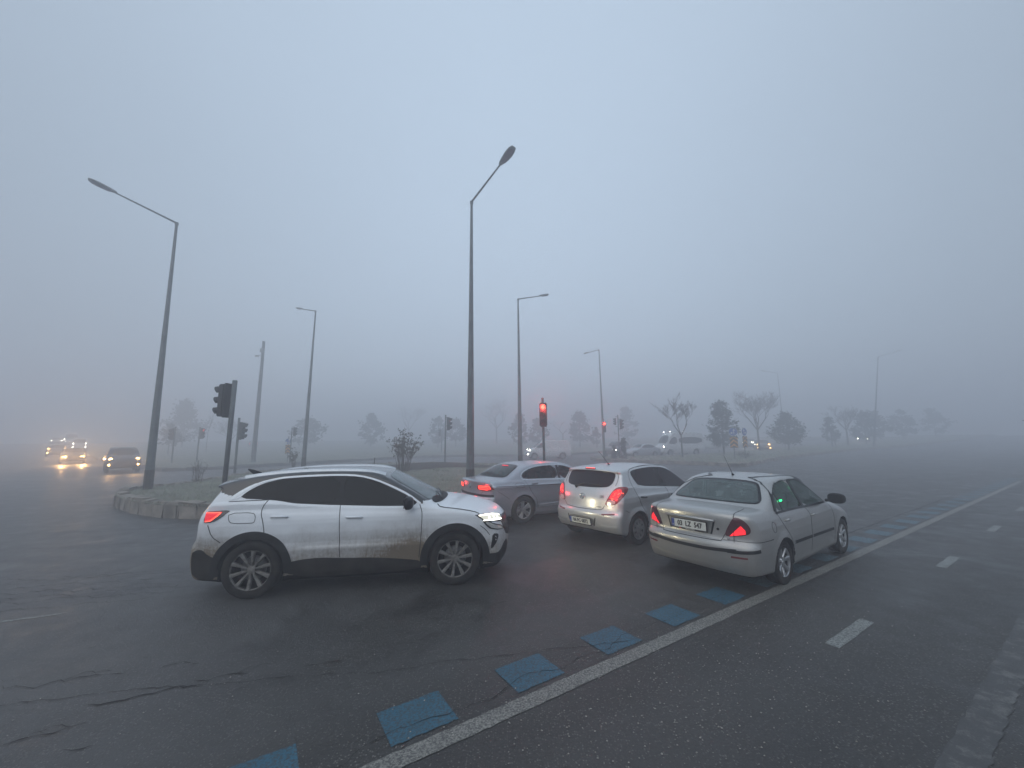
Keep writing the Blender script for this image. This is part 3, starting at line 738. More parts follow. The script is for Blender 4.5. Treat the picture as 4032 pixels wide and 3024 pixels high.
def mirror_housing(root, parent, x, y, z, side, mat, s=1.):
    bm = bmesh.new(); bmesh.ops.create_icosphere(bm, subdivisions=3, radius=1)
    for v in bm.verts:
        c = v.co; c.x = (abs(c.x) ** .8 * (1 if c.x > 0 else -1)) * .085 * (1.0 if c.x > 0 else .45); c.y = (abs(c.y) ** .75 * (1 if c.y > 0 else -1)) * .125; c.z = (abs(c.z) ** .75 * (1 if c.z > 0 else -1)) * .085
        c *= s
    bm.verts.index_update()
    V = [(v.co.x + x, v.co.y + side * .06 + y, v.co.z + z) for v in bm.verts]; F = [[v.index for v in f.verts] for f in bm.faces]; bm.free()
    mb = MB(); mb.V = V; mb.F = F; mb.tube([(x + .03, y - side * .10, z - .05 * s), (x + .01, y + side * .0, z - .035 * s)], [.028, .022], 8)
    m = mesh_obj('mirror', mb.V, mb.F, mat, parent, True)
    mb = MB(); mb.box((x - .036 * s, y + side * .06, z), (.006, .19 * s, .12 * s), bev=.002); mesh_obj('mirror_glass', mb.V, mb.F, MAT['dark_trim'], m, False)
    return m
def handle(B, parent, x, z, side, mat, L=.19, slope=0.):
    m = frame_at(B, 'S', x, z, side, .022) @ RY(slope * (1 if side < 0 else -1)); mb = MB()
    mb.box((0, 0, 0), (L, .022, .030), m, bev=.009)
    for s in (-1, 1): mb.box((s * L * .40, .016, 0), (.03, .03, .022), m)
    return mesh_obj('handle', mb.V, mb.F, mat, parent, True)
def cabin(root, x_front, x_rear, zf, wheel_side=1, w=.62, mat=None):
    """two front seats, bench, dashboard and steering wheel"""
    for s in (-1, 1):
        mb = MB(); mb.box((x_front, s * .36, zf + .16), (.5, .48, .16), bev=.05)
        mb.box((x_front - .30, s * .36, zf + .47), (.13, .48, .60), T(0, 0, 0), bev=.055); mb.box((x_front - .34, s * .36, zf + .86), (.10, .27, .19), bev=.045)
        mesh_obj('front_seat', mb.V, mb.F, MAT['seat'], root, True)
    mb = MB(); mb.box((x_rear, 0, zf + .14), (.48, 1.2, .16), bev=.05); mb.box((x_rear - .30, 0, zf + .42), (.13, 1.2, .48), bev=.05)
    for s in (-1, 1): mb.box((x_rear - .32, s * .36, zf + .72), (.09, .26, .14), bev=.04)
    mesh_obj('rear_seat', mb.V, mb.F, MAT['seat'], root, True)
    mb = MB(); mb.box((x_front + .78, 0, zf + .33), (.34, 1.36, .24), bev=.07); d = mesh_obj('dashboard', mb.V, mb.F, MAT['black_plastic'], root, True)
    mb = MB(); mb.lathe([(-.012, .175), (0, .19), (.012, .175), (0, .162)], 28, T(x_front + .50, .36, zf + .46) @ RZ(math.pi / 2) @ RX(.4), closed=True); mesh_obj('steering_wheel', mb.V, mb.F, MAT['black_plastic'], root, True)
def plate(root, m, txt, w=.52, h=.112, frame=True):
    mb = MB(); mb.box((0, -.004, 0), (w + .025, .014, h + .03), m, bev=.003); pl = mesh_obj('number_plate', mb.V, mb.F, MAT['plate_ink'], root, False)
    mb = MB(); mb.box((0, -.0125, .004), (w, .004, h), m); mesh_obj('plate_face', mb.V, mb.F, MAT['plate'], pl, False)
    mb = MB(); mb.box((-w / 2 + .022, -.016, .004), (.040, .003, h - .006), m); mesh_obj('country_band', mb.V, mb.F, MAT['plate_blue'], pl, False)
    mm = m @ T(.018, -.0165, .004)
    put_text('plate_number', MAT['plate_ink'], pl, mm, txt, h * .62, .80, .0035)
    put_text('country_code', MAT['plate'], pl, m @ T(-w / 2 + .022, -.0182, -.028), 'TR', .018, .9, .0008)
    return pl
def spl(root, name, fn, *a, **k): return fn(*a, **k)

STY = {
 'suv': dict(type='spoke', n=10, wi=.022, wo=.052, rr=.715, mat=MAT['rim_dirty'], r0=.15),
 'marea': dict(type='spoke', n=7, wi=.040, wo=.060, rr=.66, mat=MAT['rim_silver'], r0=.22),
 'i20': dict(type='cover', n=8, wi=.045, wo=.075, rr=.65, mat=MAT['cover_grey']),
 'passat': dict(type='spoke', n=5, split=((-.21, .03), (.21, -.03)), wi=.038, wo=.052, rr=.655, mat=MAT['rim_silver'], r0=.17),
}
def wheels(key, root, steer=0.):
    sp = SPEC[key]
    for ax in (0, sp['wb']):
        for s in (-1, 1):
            build_wheel(root, ax, s * sp['track'], sp['tyre'], sp['tw'], STY[key], s, steer if ax > 0 else 0., rnd.uniform(0, 6))
def doors(key, belt_poly_front, belt_poly_rear):
    F = lambda poly, s: (lambda x, y, z, n: inpoly(x, z, poly) & (y * s > .45))
    return [('door:rf', F(belt_poly_front, -1)), ('door:lf', F(belt_poly_front, 1)), ('door:rr', F(belt_poly_rear, -1)), ('door:lr', F(belt_poly_rear, 1))]
# ---------------------------------------------------------------- the four near cars
def white_suv(loc, yaw):
    root = empty('car', loc, yaw)
    tag(root, 'muddy white SUV with black roof and tinted windows, nearest on the left', 'car')
    P = paint('white_paint', (.84, .87, .90), .0, .30, dirt=.95, top=.90, dcol=(.185, .148, .105), spray=.6, wheel_x=(0., 2.667))
    mats = [P, MAT['arch'], MAT['cabin']]
    fd = [(1.085, .36), (1.085, 1.15), (1.03, 1.54), (1.30, 1.52), (1.55, 1.45), (1.80, 1.34), (2.16, 1.13), (2.19, .95), (2.17, .36)]
    rd = [(.45, .36), (1.085, .36), (1.085, 1.15), (1.03, 1.54), (.6, 1.54), (.10, 1.50), (.135, 1.26), (.07, 1.13), (.10, 1.0), (.14, .85), (.40, .75)]
    line = [(-.70, 1.44), (-.50, 1.36), (-.30, 1.285), (-.19, 1.375), (-.03, 1.468), (.15, 1.508), (.289, 1.529), (.65, 1.543), (1.02, 1.545), (1.28, 1.527), (1.51, 1.468), (1.75, 1.368), (1.99, 1.250), (2.16, 1.128), (2.30, 1.10), (2.62, 1.10)]
    LX, LZ = zip(*line)
    pan = [('roof', lambda x, y, z, n: (z > np.interp(x, LX, LZ)) & (x > -.72) & ((x < 2.2) | (z > 1.16) & (x < 2.44)))] + doors('suv', fd, rd) + [('bonnet', lambda x, y, z, n: (x > 2.45) & (n[:, 2] > .25) & (z > .86) & (np.abs(y) < np.interp(x, [2.4, 2.7, 3.1, 3.5], [.74, .76, .72, .66]))),
        ('tailgate', lambda x, y, z, n: (x < -.45) & (z > .74) & (np.abs(y) < .66) & (n[:, 0] < -.3)),
        ('bumper:r', lambda x, y, z, n: (x < -.40) & (z < .74)), ('bumper:f', lambda x, y, z, n: (x > 3.03) & (z < .80))]
    B, pn = build_body('suv', root, mats, pan, .0165)
    pn['roof'].data.materials[0] = MAT['roof_black']
    G = glass('dark_tinted_glass', (.08, .09, .11), .985, .02, (.02, .025, .03), .06)
    W = glass('dewy_windscreen', (.3, .34, .35), .9, .75, (.30, .35, .36), .18)
    wr = [(-.215, 1.285), (-.149, 1.346), (.012, 1.435), (.165, 1.478), (.289, 1.500), (.631, 1.513), (1.003, 1.517), (1.045, 1.175), (.55, 1.200), (.432, 1.214), (.288, 1.247), (.134, 1.266)]
    wf = [(1.075, 1.516), (1.271, 1.497), (1.502, 1.438), (1.737, 1.338), (1.972, 1.222), (2.11, 1.135), (1.868, 1.122), (1.098, 1.160)]
    trim = [(-.245, 1.272), (-.17, 1.352), (-.01, 1.447), (.16, 1.494), (.289, 1.517), (.65, 1.530), (1.02, 1.534), (1.28, 1.516), (1.51, 1.455), (1.75, 1.352), (1.99, 1.234), (2.15, 1.118), (1.86, 1.103), (1.07, 1.142), (.55, 1.178), (.43, 1.193), (.28, 1.225), (.13, 1.246)]
    for s, a, b in ((-1, 'door:rr', 'door:rf'), (1, 'door:lr', 'door:lf')):
        put(B, root, 'window_surround', MAT['dark_trim'], 'S', trim, s, off=.002)
        put(B, root, 'window', G, 'S', wr, s, pn[a], off=.006); put(B, root, 'window', G, 'S', wf, s, pn[b], off=.006)
        put_ribbons(B, root, 'bright_trim', MAT['satin'], [(('S', [(-.33, 1.262), (-.30, 1.285), (-.19, 1.375), (-.03, 1.468), (.15, 1.508), (.289, 1.529), (.65, 1.543), (1.02, 1.545), (1.28, 1.527), (1.51, 1.468), (1.75, 1.368), (1.99, 1.250), (2.16, 1.128)], .022), dict(off=.008, side=s))])
        put(B, root, 'quarter_panel_trim', MAT['satin'], 'S', [(-.40, 1.255), (-.245, 1.265), (-.17, 1.352), (-.01, 1.450), (.12, 1.49), (-.05, 1.475), (-.215, 1.395)], s, off=.004)
        handle(B, pn[a], .31, 1.023, s, P, .23, .03); handle(B, pn[b], 1.27, .982, s, P, .23, .03)
        # sill, arches and lower cladding
        cl = lambda ax, r, zt, a0, a1: [(ax + r * math.cos(t), .358 + r * 1.0 * math.sin(t)) for t in np.linspace(a0, a1, 22)]
        for ax in (0, 2.667):
            put_ribbons(B, root, 'arch_cladding', MAT['black_plastic'], [(('S', [(ax + .447 * math.cos(t), .358 + .447 * math.sin(t)) for t in np.linspace(math.radians(-8), math.radians(188), 34)], .092), dict(side=s, off=.016, smooth=0))])
        put(B, root, 'sill_cladding', MAT['dirty_plastic'], 'S', [(.44, .425), (.60, .455), (.85, .470), (1.104, .449), (1.6, .430), (2.0, .385), (2.19, .355), (2.19, .235), (1.2, .215), (.46, .235)], s, off=.010, skirt=.03)
        put(B, root, 'bumper_cladding', MAT['dirty_plastic'], 'D', [(.10, .60), (.16, .645), (.20, .640), (.26, .565), (.345, .505), (.345, .26), (.10, .26)], s, off=.008, skirt=.03)
        put(B, root, 'chin_cladding', MAT['black_plastic'], 'E', [(1.585, .395), (1.70, .40), (1.80, .43), (1.95, .50), (2.10, .52), (2.10, .25), (1.60, .25)], s, off=.010, skirt=.03)
        # tail lamp
        tl = put(B, root, 'tail_lamp', MAT['smoke_lens'], 'D', [(.19, 1.120), (.355, 1.128), (.385, 1.118), (.35, 1.055), (.30, 1.000), (.255, .980), (.20, .980), (.19, 1.02)], s, off=.010, smooth=0)
        put(B, root, 'lit_lens', MAT['lit_tail'], 'D', [(.185, 1.110), (.325, 1.106), (.31, 1.07), (.26, 1.0), (.205, .99)], s, tl, off=.016, smooth=0, cell=.03)
        put_ribbons(B, root, 'light_guide', MAT['lit_led'], [(('D', [(.19, 1.100), (.318, 1.097), (.302, 1.066), (.255, 1.004), (.21, .995)], .010), dict(off=.020, side=s, smooth=0))], tl)
        # headlamp: two levels of lit reflectors over a C-shaped running light
        hl = put(B, root, 'headlamp', MAT['smoke_lens'], 'E', [(1.44, .950), (1.56, .952), (1.72, .940), (1.95, .905), (2.02, .86), (1.93, .80), (1.70, .835), (1.60, .850), (1.53, .868)], s, off=.010, smooth=0)
        put(B, root, 'lit_reflector', MAT['lit_white'], 'E', [(1.478, .940), (1.60, .938), (1.75, .922), (1.93, .890), (1.93, .835), (1.72, .862), (1.54, .876)], s, hl, off=.016, smooth=0, cell=.03)
        put_ribbons(B, root, 'running_light', MAT['lit_drl'], [(('E', [(1.483, .936), (1.60, .934), (1.75, .918), (1.92, .888)], .012), dict(off=.020, side=s, smooth=0)),
            (('E', [(1.53, .873), (1.66, .860), (1.80, .846), (1.92, .832)], .012), dict(off=.020, side=s, smooth=0))] +
            [(('E', [(u, .865 - (u - 1.6) * .1), (u + .03, .925 - (u - 1.6) * .1)], .014), dict(off=.021, side=s, smooth=0)) for u in (1.60, 1.70, 1.80)], hl)
        put(B, root, 'signal_strip', MAT['dark_trim'], 'E', [(1.515, .868), (1.60, .856), (1.655, .815), (1.90, .755), (1.98, .68), (1.62, .735), (1.555, .80)], s, hl, off=.007, smooth=1)
        put(B, root, 'indicator', MAT['clear_lens'], 'E', [(1.545, .850), (1.60, .840), (1.66, .795), (1.86, .745), (1.92, .695), (1.64, .748), (1.58, .800)], s, hl, off=.012, smooth=1)
        put(B, root, 'air_vent', MAT['dark_trim'], 'E', [(1.645, .675), (1.71, .672), (1.742, .640), (1.70, .575), (1.650, .470), (1.628, .470), (1.630, .56)], s, off=.004)
        mirror_housing(root, pn[b], 1.99, s * .955, 1.165, s, MAT['dark_trim'], 1.05)
        # roof rail
        V, F, N = ribbon(B, 'T', [(-.28, s * .60), (.2, s * .615), (.8, s * .61), (1.3, s * .60), (1.62, s * .585)], .032, off=.034, smooth=2, side=s)
        mesh_obj('roof_rail', np.vstack([V[:len(V) // 2], V[len(V) // 2:] + [0, 0, -.035]]), F, MAT['satin'], root, True)
        put_ribbons(B, root, 'panel_gap', MAT['gap'], [(('S', l, .009), dict(side=s)) for l in (
            [(.135, 1.250), (.069, 1.137), (.075, 1.06), (.099, .999), (.125, .90), (.140, .80)], [(1.067, 1.150), (1.078, .9), (1.098, .46)],
            [(2.150, 1.118), (2.187, 1.032), (2.190, .919), (2.180, .676), (2.158, .40)], [(2.401, 1.105), (2.447, 1.072), (2.677, 1.045), (2.923, 1.000), (3.008, .962)],
            [(3.02, .80), (3.10, .74), (3.16, .66)], [(-.39, .72), (-.50, .80), (-.56, .95)], [(-.36, 1.235), (.12, 1.245)])] +
            ([(('S', [(-.328, 1.090), (-.03, 1.090), (.008, 1.05), (.009, .975), (-.024, .955), (-.27, .960), (-.318, 1.0)], .007), dict(side=s, closed=True))] if s < 0 else []))
    put(B, root, 'windscreen', W, 'F', mirror_poly([(0, 1.545), (.30, 1.535), (.56, 1.500), (.62, 1.40), (.70, 1.22), (.72, 1.165), (.55, 1.150), (0, 1.150)]), off=.006)
    put(B, root, 'cowl', MAT['black_plastic'], 'T', [(2.34, .74), (2.46, .60), (2.53, .3), (2.56, 0), (2.53, -.3), (2.46, -.60), (2.34, -.74), (2.30, -.60), (2.42, -.3), (2.46, 0), (2.42, .3), (2.30, .60)], off=.010)
    put(B, root, 'rear_window', G, 'B', mirror_poly([(0, 1.405), (.52, 1.39), (.60, 1.30), (.68, 1.17), (.60, 1.15), (0, 1.15)]), off=.006)
    mb = MB(); m = T(2.45, 0, 1.165)
    for y0, L in ((.1, .62), (-.45, .5)):
        mb.tube([(2.46, y0 - .15, 1.165), (2.40, y0 + .10, 1.215), (2.36, y0 + L, 1.21)], [.012, .009, .006], 6)
    mesh_obj('wiper', mb.V, mb.F, MAT['dark_trim'], root, False)
    mb = MB(); mb.tube([(-.35, 0, 1.52), (-.46, 0, 1.575), (-.53, 0, 1.610)], [.045, .03, .010], 8); mb.V = [(x, y * .55, z) for x, y, z in mb.V]; mesh_obj('fin_antenna', mb.V, mb.F, MAT['dark_trim'], root, True)
    put(B, root, 'grille', MAT['dark_trim'], 'F', mirror_poly([(0, .86), (.55, .88), (.70, .86), (.62, .70), (.5, .56), (0, .54)]), off=.006)
    plate(root, frame_at(B, 'F', 0, .48, off=.02), '03 AB 11') if False else None
    wheels('suv', root, -.06)
    for s in (-1, 1): spot('headlight_beam', root, (3.47, s * .66, .84), (1, 0, -.05), 30, (1, .88, .56), 125, .12, 1.)
    return root, B

def silver_sedan(loc, yaw):
    root = empty('car', loc, yaw)
    tag(root, 'silver saloon with plate 03 LZ 547 and triangular brake lights', 'car')
    P = paint('champagne_silver_paint', (.43, .425, .41), .6, .30, dirt=.38, top=.60, dcol=(.12, .105, .085), spray=.35, wheel_x=(0, 2.54))
    fd = [(1.02, .30), (1.04, .66), (1.13, .82), (1.02, .95), (.87, 1.36), (1.20, 1.37), (1.50, 1.27), (1.95, 1.02), (2.05, .93), (2.14, .80), (2.12, .30)]
    rd = [(.30, .30), (1.02, .30), (1.04, .66), (1.13, .82), (1.02, .95), (.87, 1.36), (.50, 1.37), (.22, 1.30), (.10, 1.15), (-.03, .98), (.07, .79), (.24, .60), (.28, .45)]
    pan = doors('marea', fd, rd) + [('bonnet', lambda x, y, z, n: (x > 2.08) & (n[:, 2] > .3) & (z > .6) & (np.abs(y) < np.interp(x, [2, 2.6, 3.3], [.72, .70, .6]))),
        ('boot_lid', lambda x, y, z, n: (x < -.30) & (z > .645) & (np.abs(y) < np.interp(z, [.64, .72, .95, 1.2], [.44, .48, .605, .60])) & ((n[:, 0] < -.3) | (n[:, 2] > .3)) & ~((x > -.42) & (n[:, 2] < .93))),
        ('bumper:r', lambda x, y, z, n: (x < -.36) & (z < .655)), ('bumper:f', lambda x, y, z, n: (x > 2.9) & (z < .60))]
    B, pn = build_body('marea', root, [P, MAT['arch'], MAT['cabin']], pan)
    G = glass('pale_green_side_glass', (.62, .78, .72), .05, .40, (.26, .38, .36)); W = glass('misted_rear_glass', (.55, .68, .66), .08, .55, (.34, .44, .44), .15)
    ring = mirror_poly([(0, 1.352), (.25, 1.349), (.45, 1.332), (.52, 1.300), (.60, 1.19), (.640, 1.125), (.635, 1.105), (.60, 1.098), (.25, 1.104), (0, 1.105)])
    put(B, root, 'window_seal', MAT['dark_trim'], 'B', ring, off=.001) if False else None
    V, F, N = merge([ribbon(B, 'B', ring, .042, off=.003, closed=True, smooth=1)]); mesh_obj('window_seal', V, F, MAT['dark_trim'], root, True, N)
    put(B, root, 'rear_window', W, 'B', mirror_poly([(0, 1.347), (.25, 1.344), (.44, 1.328), (.515, 1.297), (.595, 1.18), (.635, 1.115), (.625, 1.095), (.58, 1.088), (.25, 1.092), (0, 1.093)]), off=.007, skirt=0)
    put(B, root, 'windscreen', glass('clear_windscreen', (.72, .80, .78), .05, .12), 'F', mirror_poly([(0, 1.375), (.30, 1.365), (.50, 1.33), (.60, 1.12), (.66, 1.00), (0, 1.02)]), off=.004, skirt=0)
    rg = [(.19, .977), (.225, 1.10), (.165, 1.195), (.315, 1.316), (.415, 1.336), (.76, 1.338), (.83, 1.22), (.90, .977)]
    rw = [(-.02, .985), (.13, 1.19), (.315, 1.324), (.415, 1.344), (.77, 1.345), (.835, 1.22), (.905, .968), (.4, .972)]
    fw = [(.985, .965), (.915, 1.20), (.885, 1.343), (1.16, 1.338), (1.37, 1.278), (1.62, 1.150), (1.86, 1.00), (1.92, .955), (1.5, .955)]
    fr = [(-.075, .968), (.02, 1.150), (.17, 1.300), (.33, 1.380), (.55, 1.405), (.92, 1.410), (1.25, 1.385), (1.50, 1.280), (1.80, 1.105), (2.03, .955), (1.95, .915), (1.2, .935), (.3, .955)]
    for s, a, b in ((-1, 'door:rr', 'door:rf'), (1, 'door:lr', 'door:lf')):
        put(B, root, 'window', G, 'S', rw, s, pn[a], off=.005, skirt=0); put(B, root, 'window', G, 'S', fw, s, pn[b], off=.005, skirt=0)
        put_ribbons(B, root, 'window_seal', MAT['dark_trim'], [(('S', [(-.05, .974), (.045, 1.150), (.185, 1.285), (.33, 1.362), (.55, 1.382), (.92, 1.386), (1.23, 1.364), (1.48, 1.262), (1.78, 1.087), (1.99, .950)], .062), dict(side=s, off=.008, smooth=1)),
            (('S', [(-.07, .963), (.5, .962), (1.2, .946), (2.02, .935)], .026), dict(side=s, off=.008)), (('S', [(.86, 1.36), (.90, 1.22), (.965, .95)], .075), dict(side=s, off=.009)),
            (('S', [(.15, 1.22), (.215, 1.10), (.19, .96)], .018), dict(side=s, off=.009, smooth=0))])
        handle(B, pn[a], .215, .845, s, P, .15, 0); handle(B, pn[b], 1.21, .815, s, P, .15, 0)
        put_ribbons(B, root, 'side_moulding', MAT['black_plastic'], [(('S', [(.33, .522), (1.01, .514)], .036), dict(side=s, off=.014)), (('S', [(1.06, .513), (2.03, .494)], .036), dict(side=s, off=.014))])
        put_ribbons(B, root, 'panel_gap', MAT['gap'], [(('S', l, .006), dict(side=s)) for l in ([(-.05, .97), (.067, .789), (.22, .62), (.262, .45), (.27, .30)], [(.975, .95), (1.13, .825), (1.04, .66), (1.030, .30)], [(2.03, .93), (2.14, .80), (2.12, .30)], [(-.42, .655), (-.36, .66)])] +
            [(('S', [(-.34, .655), (-.9, .66)], .007), dict(side=s))] + [(('S', [(-.25 + .06 * math.cos(t), .80 + .07 * math.sin(t)) for t in np.linspace(0, 6.28, 14)], .006), dict(side=s))])
        lp = put(B, root, 'tail_lamp', MAT['dark_red_lens'], 'D', [(-.205, .930), (-.172, .966), (-.105, .955), (-.040, .900), (-.004, .835), (-.004, .785), (-.040, .752), (-.12, .730), (-.234, .710), (-.288, .718), (-.265, .80)], s, off=.008, smooth=1)
        put(B, root, 'lit_lens', MAT['lit_red'], 'D', [(-.112, .862), (-.064, .806), (-.062, .757), (-.238, .716)], s, lp, off=.013, smooth=0, cell=.03)
        put(B, root, 'reflector', MAT['reflector'], 'D', [(-.261, .474), (-.082, .470), (-.080, .450), (-.262, .450)], s, off=.005, smooth=0)
        mirror_housing(root, pn[b], 1.90, s * .925, 1.015, s, MAT['black_plastic'], 1.0)
    bp = pn['boot_lid']
    put_ribbons(B, root, 'panel_gap', MAT['gap'], [(('B', [(.585, 1.02), (.59, .95), (.545, .84), (.47, .72), (.435, .645), (-.435, .645), (-.47, .72), (-.545, .84), (-.59, .95), (-.585, 1.02)], .008), dict(smooth=0)),
        (('T', [(-.87, .585), (-.60, .575), (-.46, .56)], .007), dict(smooth=0)), (('T', [(-.87, -.585), (-.60, -.575), (-.46, -.56)], .007), dict(smooth=0))])
    put_ribbons(B, root, 'bumper_strip', MAT['black_plastic'], [(('B', [(-.62, .545), (-.3, .530), (0, .526), (.3, .530), (.62, .545)], .040), dict(off=.012))] + [(('D', [(-.30, .532), (-.18, .530), (-.03, .541), (.085, .556)], .038), dict(off=.012, side=s, taper=False)) for s in (-1, 1)])
    put_ribbons(B, root, 'bumper_lip', P, [(('B', [(-.66, .335), (-.3, .318), (0, .314), (.3, .318), (.66, .335)], .045), dict(off=.020))])
    # boot lip: the sharp upper edge of the lid throws a dark line
    rc = put(B, root, 'plate_recess', MAT['recess_silver'], 'B', [(-.345, .885), (.345, .885), (.30, .706), (-.30, .706)], -1, bp, off=.002, smooth=0)
    mb = MB(); m = frame_at(B, 'B', 0, .885, off=.012); mb.box((0, .004, .012), (.74, .05, .030), m, bev=.01); mesh_obj('plate_brow', mb.V, mb.F, P, bp, True)
    for s in (-1, 1): put_ribbons(B, root, 'recess_edge', MAT['dark_trim'], [(('B', [(s * .352, .885), (s * .305, .71)], .022), dict(smooth=0, off=.004))], bp)
    pl = plate(root, frame_at(B, 'B', 0, .795, off=.022), '03  LZ  547')
    fm = frame_at(B, 'B', 0, .795, off=.022)
    mb = MB(); mb.box((0.03, -.0135, -.064), (.40, .003, .018), fm); fp = mesh_obj('frame_panel', mb.V, mb.F, MAT['sign_black'], pl, False)
    put_text('frame_lettering', MAT['plate'], pl, fm @ T(.02, -.0165, -.064), 'CANGA YILMAZ', .013, 1.1, .0004)
    mb = MB(); mb.box((-.13, -.016, -.064), (.02, .003, .014), fm); mesh_obj('frame_mark', mb.V, mb.F, MAT['plate_red'], pl, False)
    put_text('badge', MAT['dark_chrome'], root, frame_at(B, 'D', -.215, .672, -1, .004), 'Marea', .032, 1.1, .001)
    put_text('badge', MAT['dark_chrome'], root, frame_at(B, 'D', -.235, .668, 1, .004), 'ELX', .024, 1.3, .001)
    mb = MB(); mb.lathe([(-.004, .001), (-.004, .016), (.002, .018)], 16, frame_at(B, 'B', -.395, .790, off=.003)); mesh_obj('boot_lock', mb.V, mb.F, MAT['dark_trim'], bp, False)
    mb = MB(); mb.tube([(.50, 0, 1.415), (.47, .0, 1.435)], [.022, .015], 8); mb.tube([(.48, 0, 1.435), (.28, .02, 1.74)], [.004, .0025], 6); mesh_obj('antenna', mb.V, mb.F, MAT['dark_trim'], root, False)
    cabin(root, 1.22, .30, .42)
    mb = MB(); mb.box((.66, -.60, 1.045), (.16, .012, .030), bev=.004); mesh_obj('green_reflection', mb.V, mb.F, MAT['lit_green'], root, False)  # glowing strip added to stand for a green reflection in the glass
    point('reflection_glow', root, (.66, -.56, 1.05), .6, (.05, 1, .35), .02)  # small lamp added to spread that reflection's green glow
    wheels('marea', root, 0.)
    return root, B

def silver_hatchback(loc, yaw):
    root = empty('car', loc, yaw)
    tag(root, 'silver hatchback with plate 06 FC 0872 and spotted brake lights', 'car')
    P = paint('light_silver_paint', (.60, .61, .62), .55, .32, dirt=.30, top=.55, spray=.3, wheel_x=(0, 2.525))
    fd = [(1.14, .30), (1.145, .90), (1.06, 1.05), (1.02, 1.47), (1.30, 1.46), (1.64, 1.33), (2.1, 1.10), (2.2, .95), (2.15, .30)]
    rd = [(.30, .30), (1.14, .30), (1.145, .90), (1.06, 1.05), (1.02, 1.47), (.5, 1.47), (.0, 1.42), (-.10, 1.38), (-.113, 1.172), (-.039, .992), (.077, .78), (.29, .53)]
    pan = doors('i20', fd, rd) + [('bonnet', lambda x, y, z, n: (x > 2.4) & (n[:, 2] > .3) & (z > .6) & (np.abs(y) < .70)),
        ('tailgate', lambda x, y, z, n: (x < -.25) & (z > .675) & (np.abs(y) < np.interp(z, [.67, .78, .95, 1.1, 1.4], [.44, .50, .54, .62, .62])) & (n[:, 0] < -.2)),
        ('bumper:r', lambda x, y, z, n: (x < -.36) & (z < .69)), ('bumper:f', lambda x, y, z, n: (x > 2.8) & (z < .6))]
    B, pn = build_body('i20', root, [P, MAT['arch'], MAT['cabin']], pan)
    G = glass('purple_tinted_glass', (.2, .17, .2), .93, .12, (.10, .085, .11), .12)
    ls = [(-.033, 1.372), (.121, 1.412), (.617, 1.438), (1.056, 1.430), (1.34, 1.400), (1.62, 1.30), (1.90, 1.16), (2.14, 1.03), (2.0, .955), (1.70, .972), (1.064, 1.025), (.140, 1.102), (.048, 1.19)]
    wr = [(-.02, 1.364), (.121, 1.402), (.617, 1.428), (.90, 1.428), (.945, 1.044), (.145, 1.112), (.062, 1.19)]
    wf = [(1.015, 1.422), (1.34, 1.392), (1.60, 1.30), (1.87, 1.16), (2.10, 1.03), (1.98, .965), (1.08, 1.033)]
    for s, a, b in ((-1, 'door:rr', 'door:rf'), (1, 'door:lr', 'door:lf')):
        put(B, root, 'window_surround', MAT['dark_trim'], 'S', ls, s, off=.003)
        put(B, root, 'window', G, 'S', wr, s, pn[a], off=.007); put(B, root, 'window', G, 'S', wf, s, pn[b], off=.007)
        handle(B, pn[a], .17, .89, s, MAT['dark_trim'], .20, .1); handle(B, pn[b], 1.30, .85, s, MAT['dark_trim'], .20, .1)
        put_ribbons(B, root, 'panel_gap', MAT['gap'], [(('S', l, .007), dict(side=s)) for l in ([(1.33, 1.44), (1.0, 1.468), (.617, 1.472), (.1, 1.445), (-.09, 1.39), (-.113, 1.172), (-.039, .992), (.077, .78), (.275, .55), (.30, .32)], [(1.06, 1.02), (1.144, .914), (1.14, .32)], [(2.14, 1.0), (2.2, .9), (2.15, .3)], [(-.42, .69), (-.30, .645)])])
        lp = put(B, root, 'tail_lamp', MAT['red_lens'], 'D', [(-.074, .775), (-.050, .850), (.039, .990), (.137, 1.085), (.226, 1.122), (.368, 1.112), (.380, 1.050), (.287, .962), (.199, .880), (.109, .800), (.011, .776)], s, off=.010)
        put(B, root, 'clear_lens', MAT['clear_lens'], 'D', [(-.064, .782), (-.022, .872), (.100, .878), (.115, .82), (.06, .792)], s, lp, off=.014, cell=.03)
        V = []; F = []
        for k in range(16):
            u = .045 + rnd.uniform(0, .22); z = .915 + (u - .045) * .62 + rnd.uniform(-.05, .05); m = frame_at(B, 'D', u, z, s, .016); mb = MB(); mb.lathe([(0, .011), (-.004, .008), (-.005, .0005)], 8, m); F += [tuple(i + len(V) for i in f) for f in mb.F]; V += mb.V
        mesh_obj('led_cluster', V, F, MAT['lit_led'], lp, False)
        put(B, root, 'lit_lens', MAT['lit_tail'], 'D', [(.0, .89), (.05, .985), (.13, 1.06), (.24, 1.085), (.25, 1.02), (.19, .94), (.13, .90)], s, lp, off=.0125, smooth=1, cell=.03)
        put(B, root, 'reflector', MAT['reflector'], 'D', [(-.154, .616), (.085, .636), (.075, .612), (-.149, .592)], s, off=.005, smooth=0)
        put(B, root, 'bumper_lip', P, 'D', [(-.20, .418), (-.10, .402), (.145, .410), (.120, .375), (-.17, .368)], s, off=.022)
        mirror_housing(root, pn[b], 2.0, s * .915, 1.03, s, P, .95)
    tg = pn['tailgate']
    gl = mirror_poly([(0, 1.402), (.30, 1.398), (.54, 1.372), (.585, 1.33), (.585, 1.20), (.54, 1.125), (.45, 1.095), (.2, 1.082), (0, 1.080)])
    put(B, root, 'rear_window', G, 'B', gl, -1, tg, off=.006)
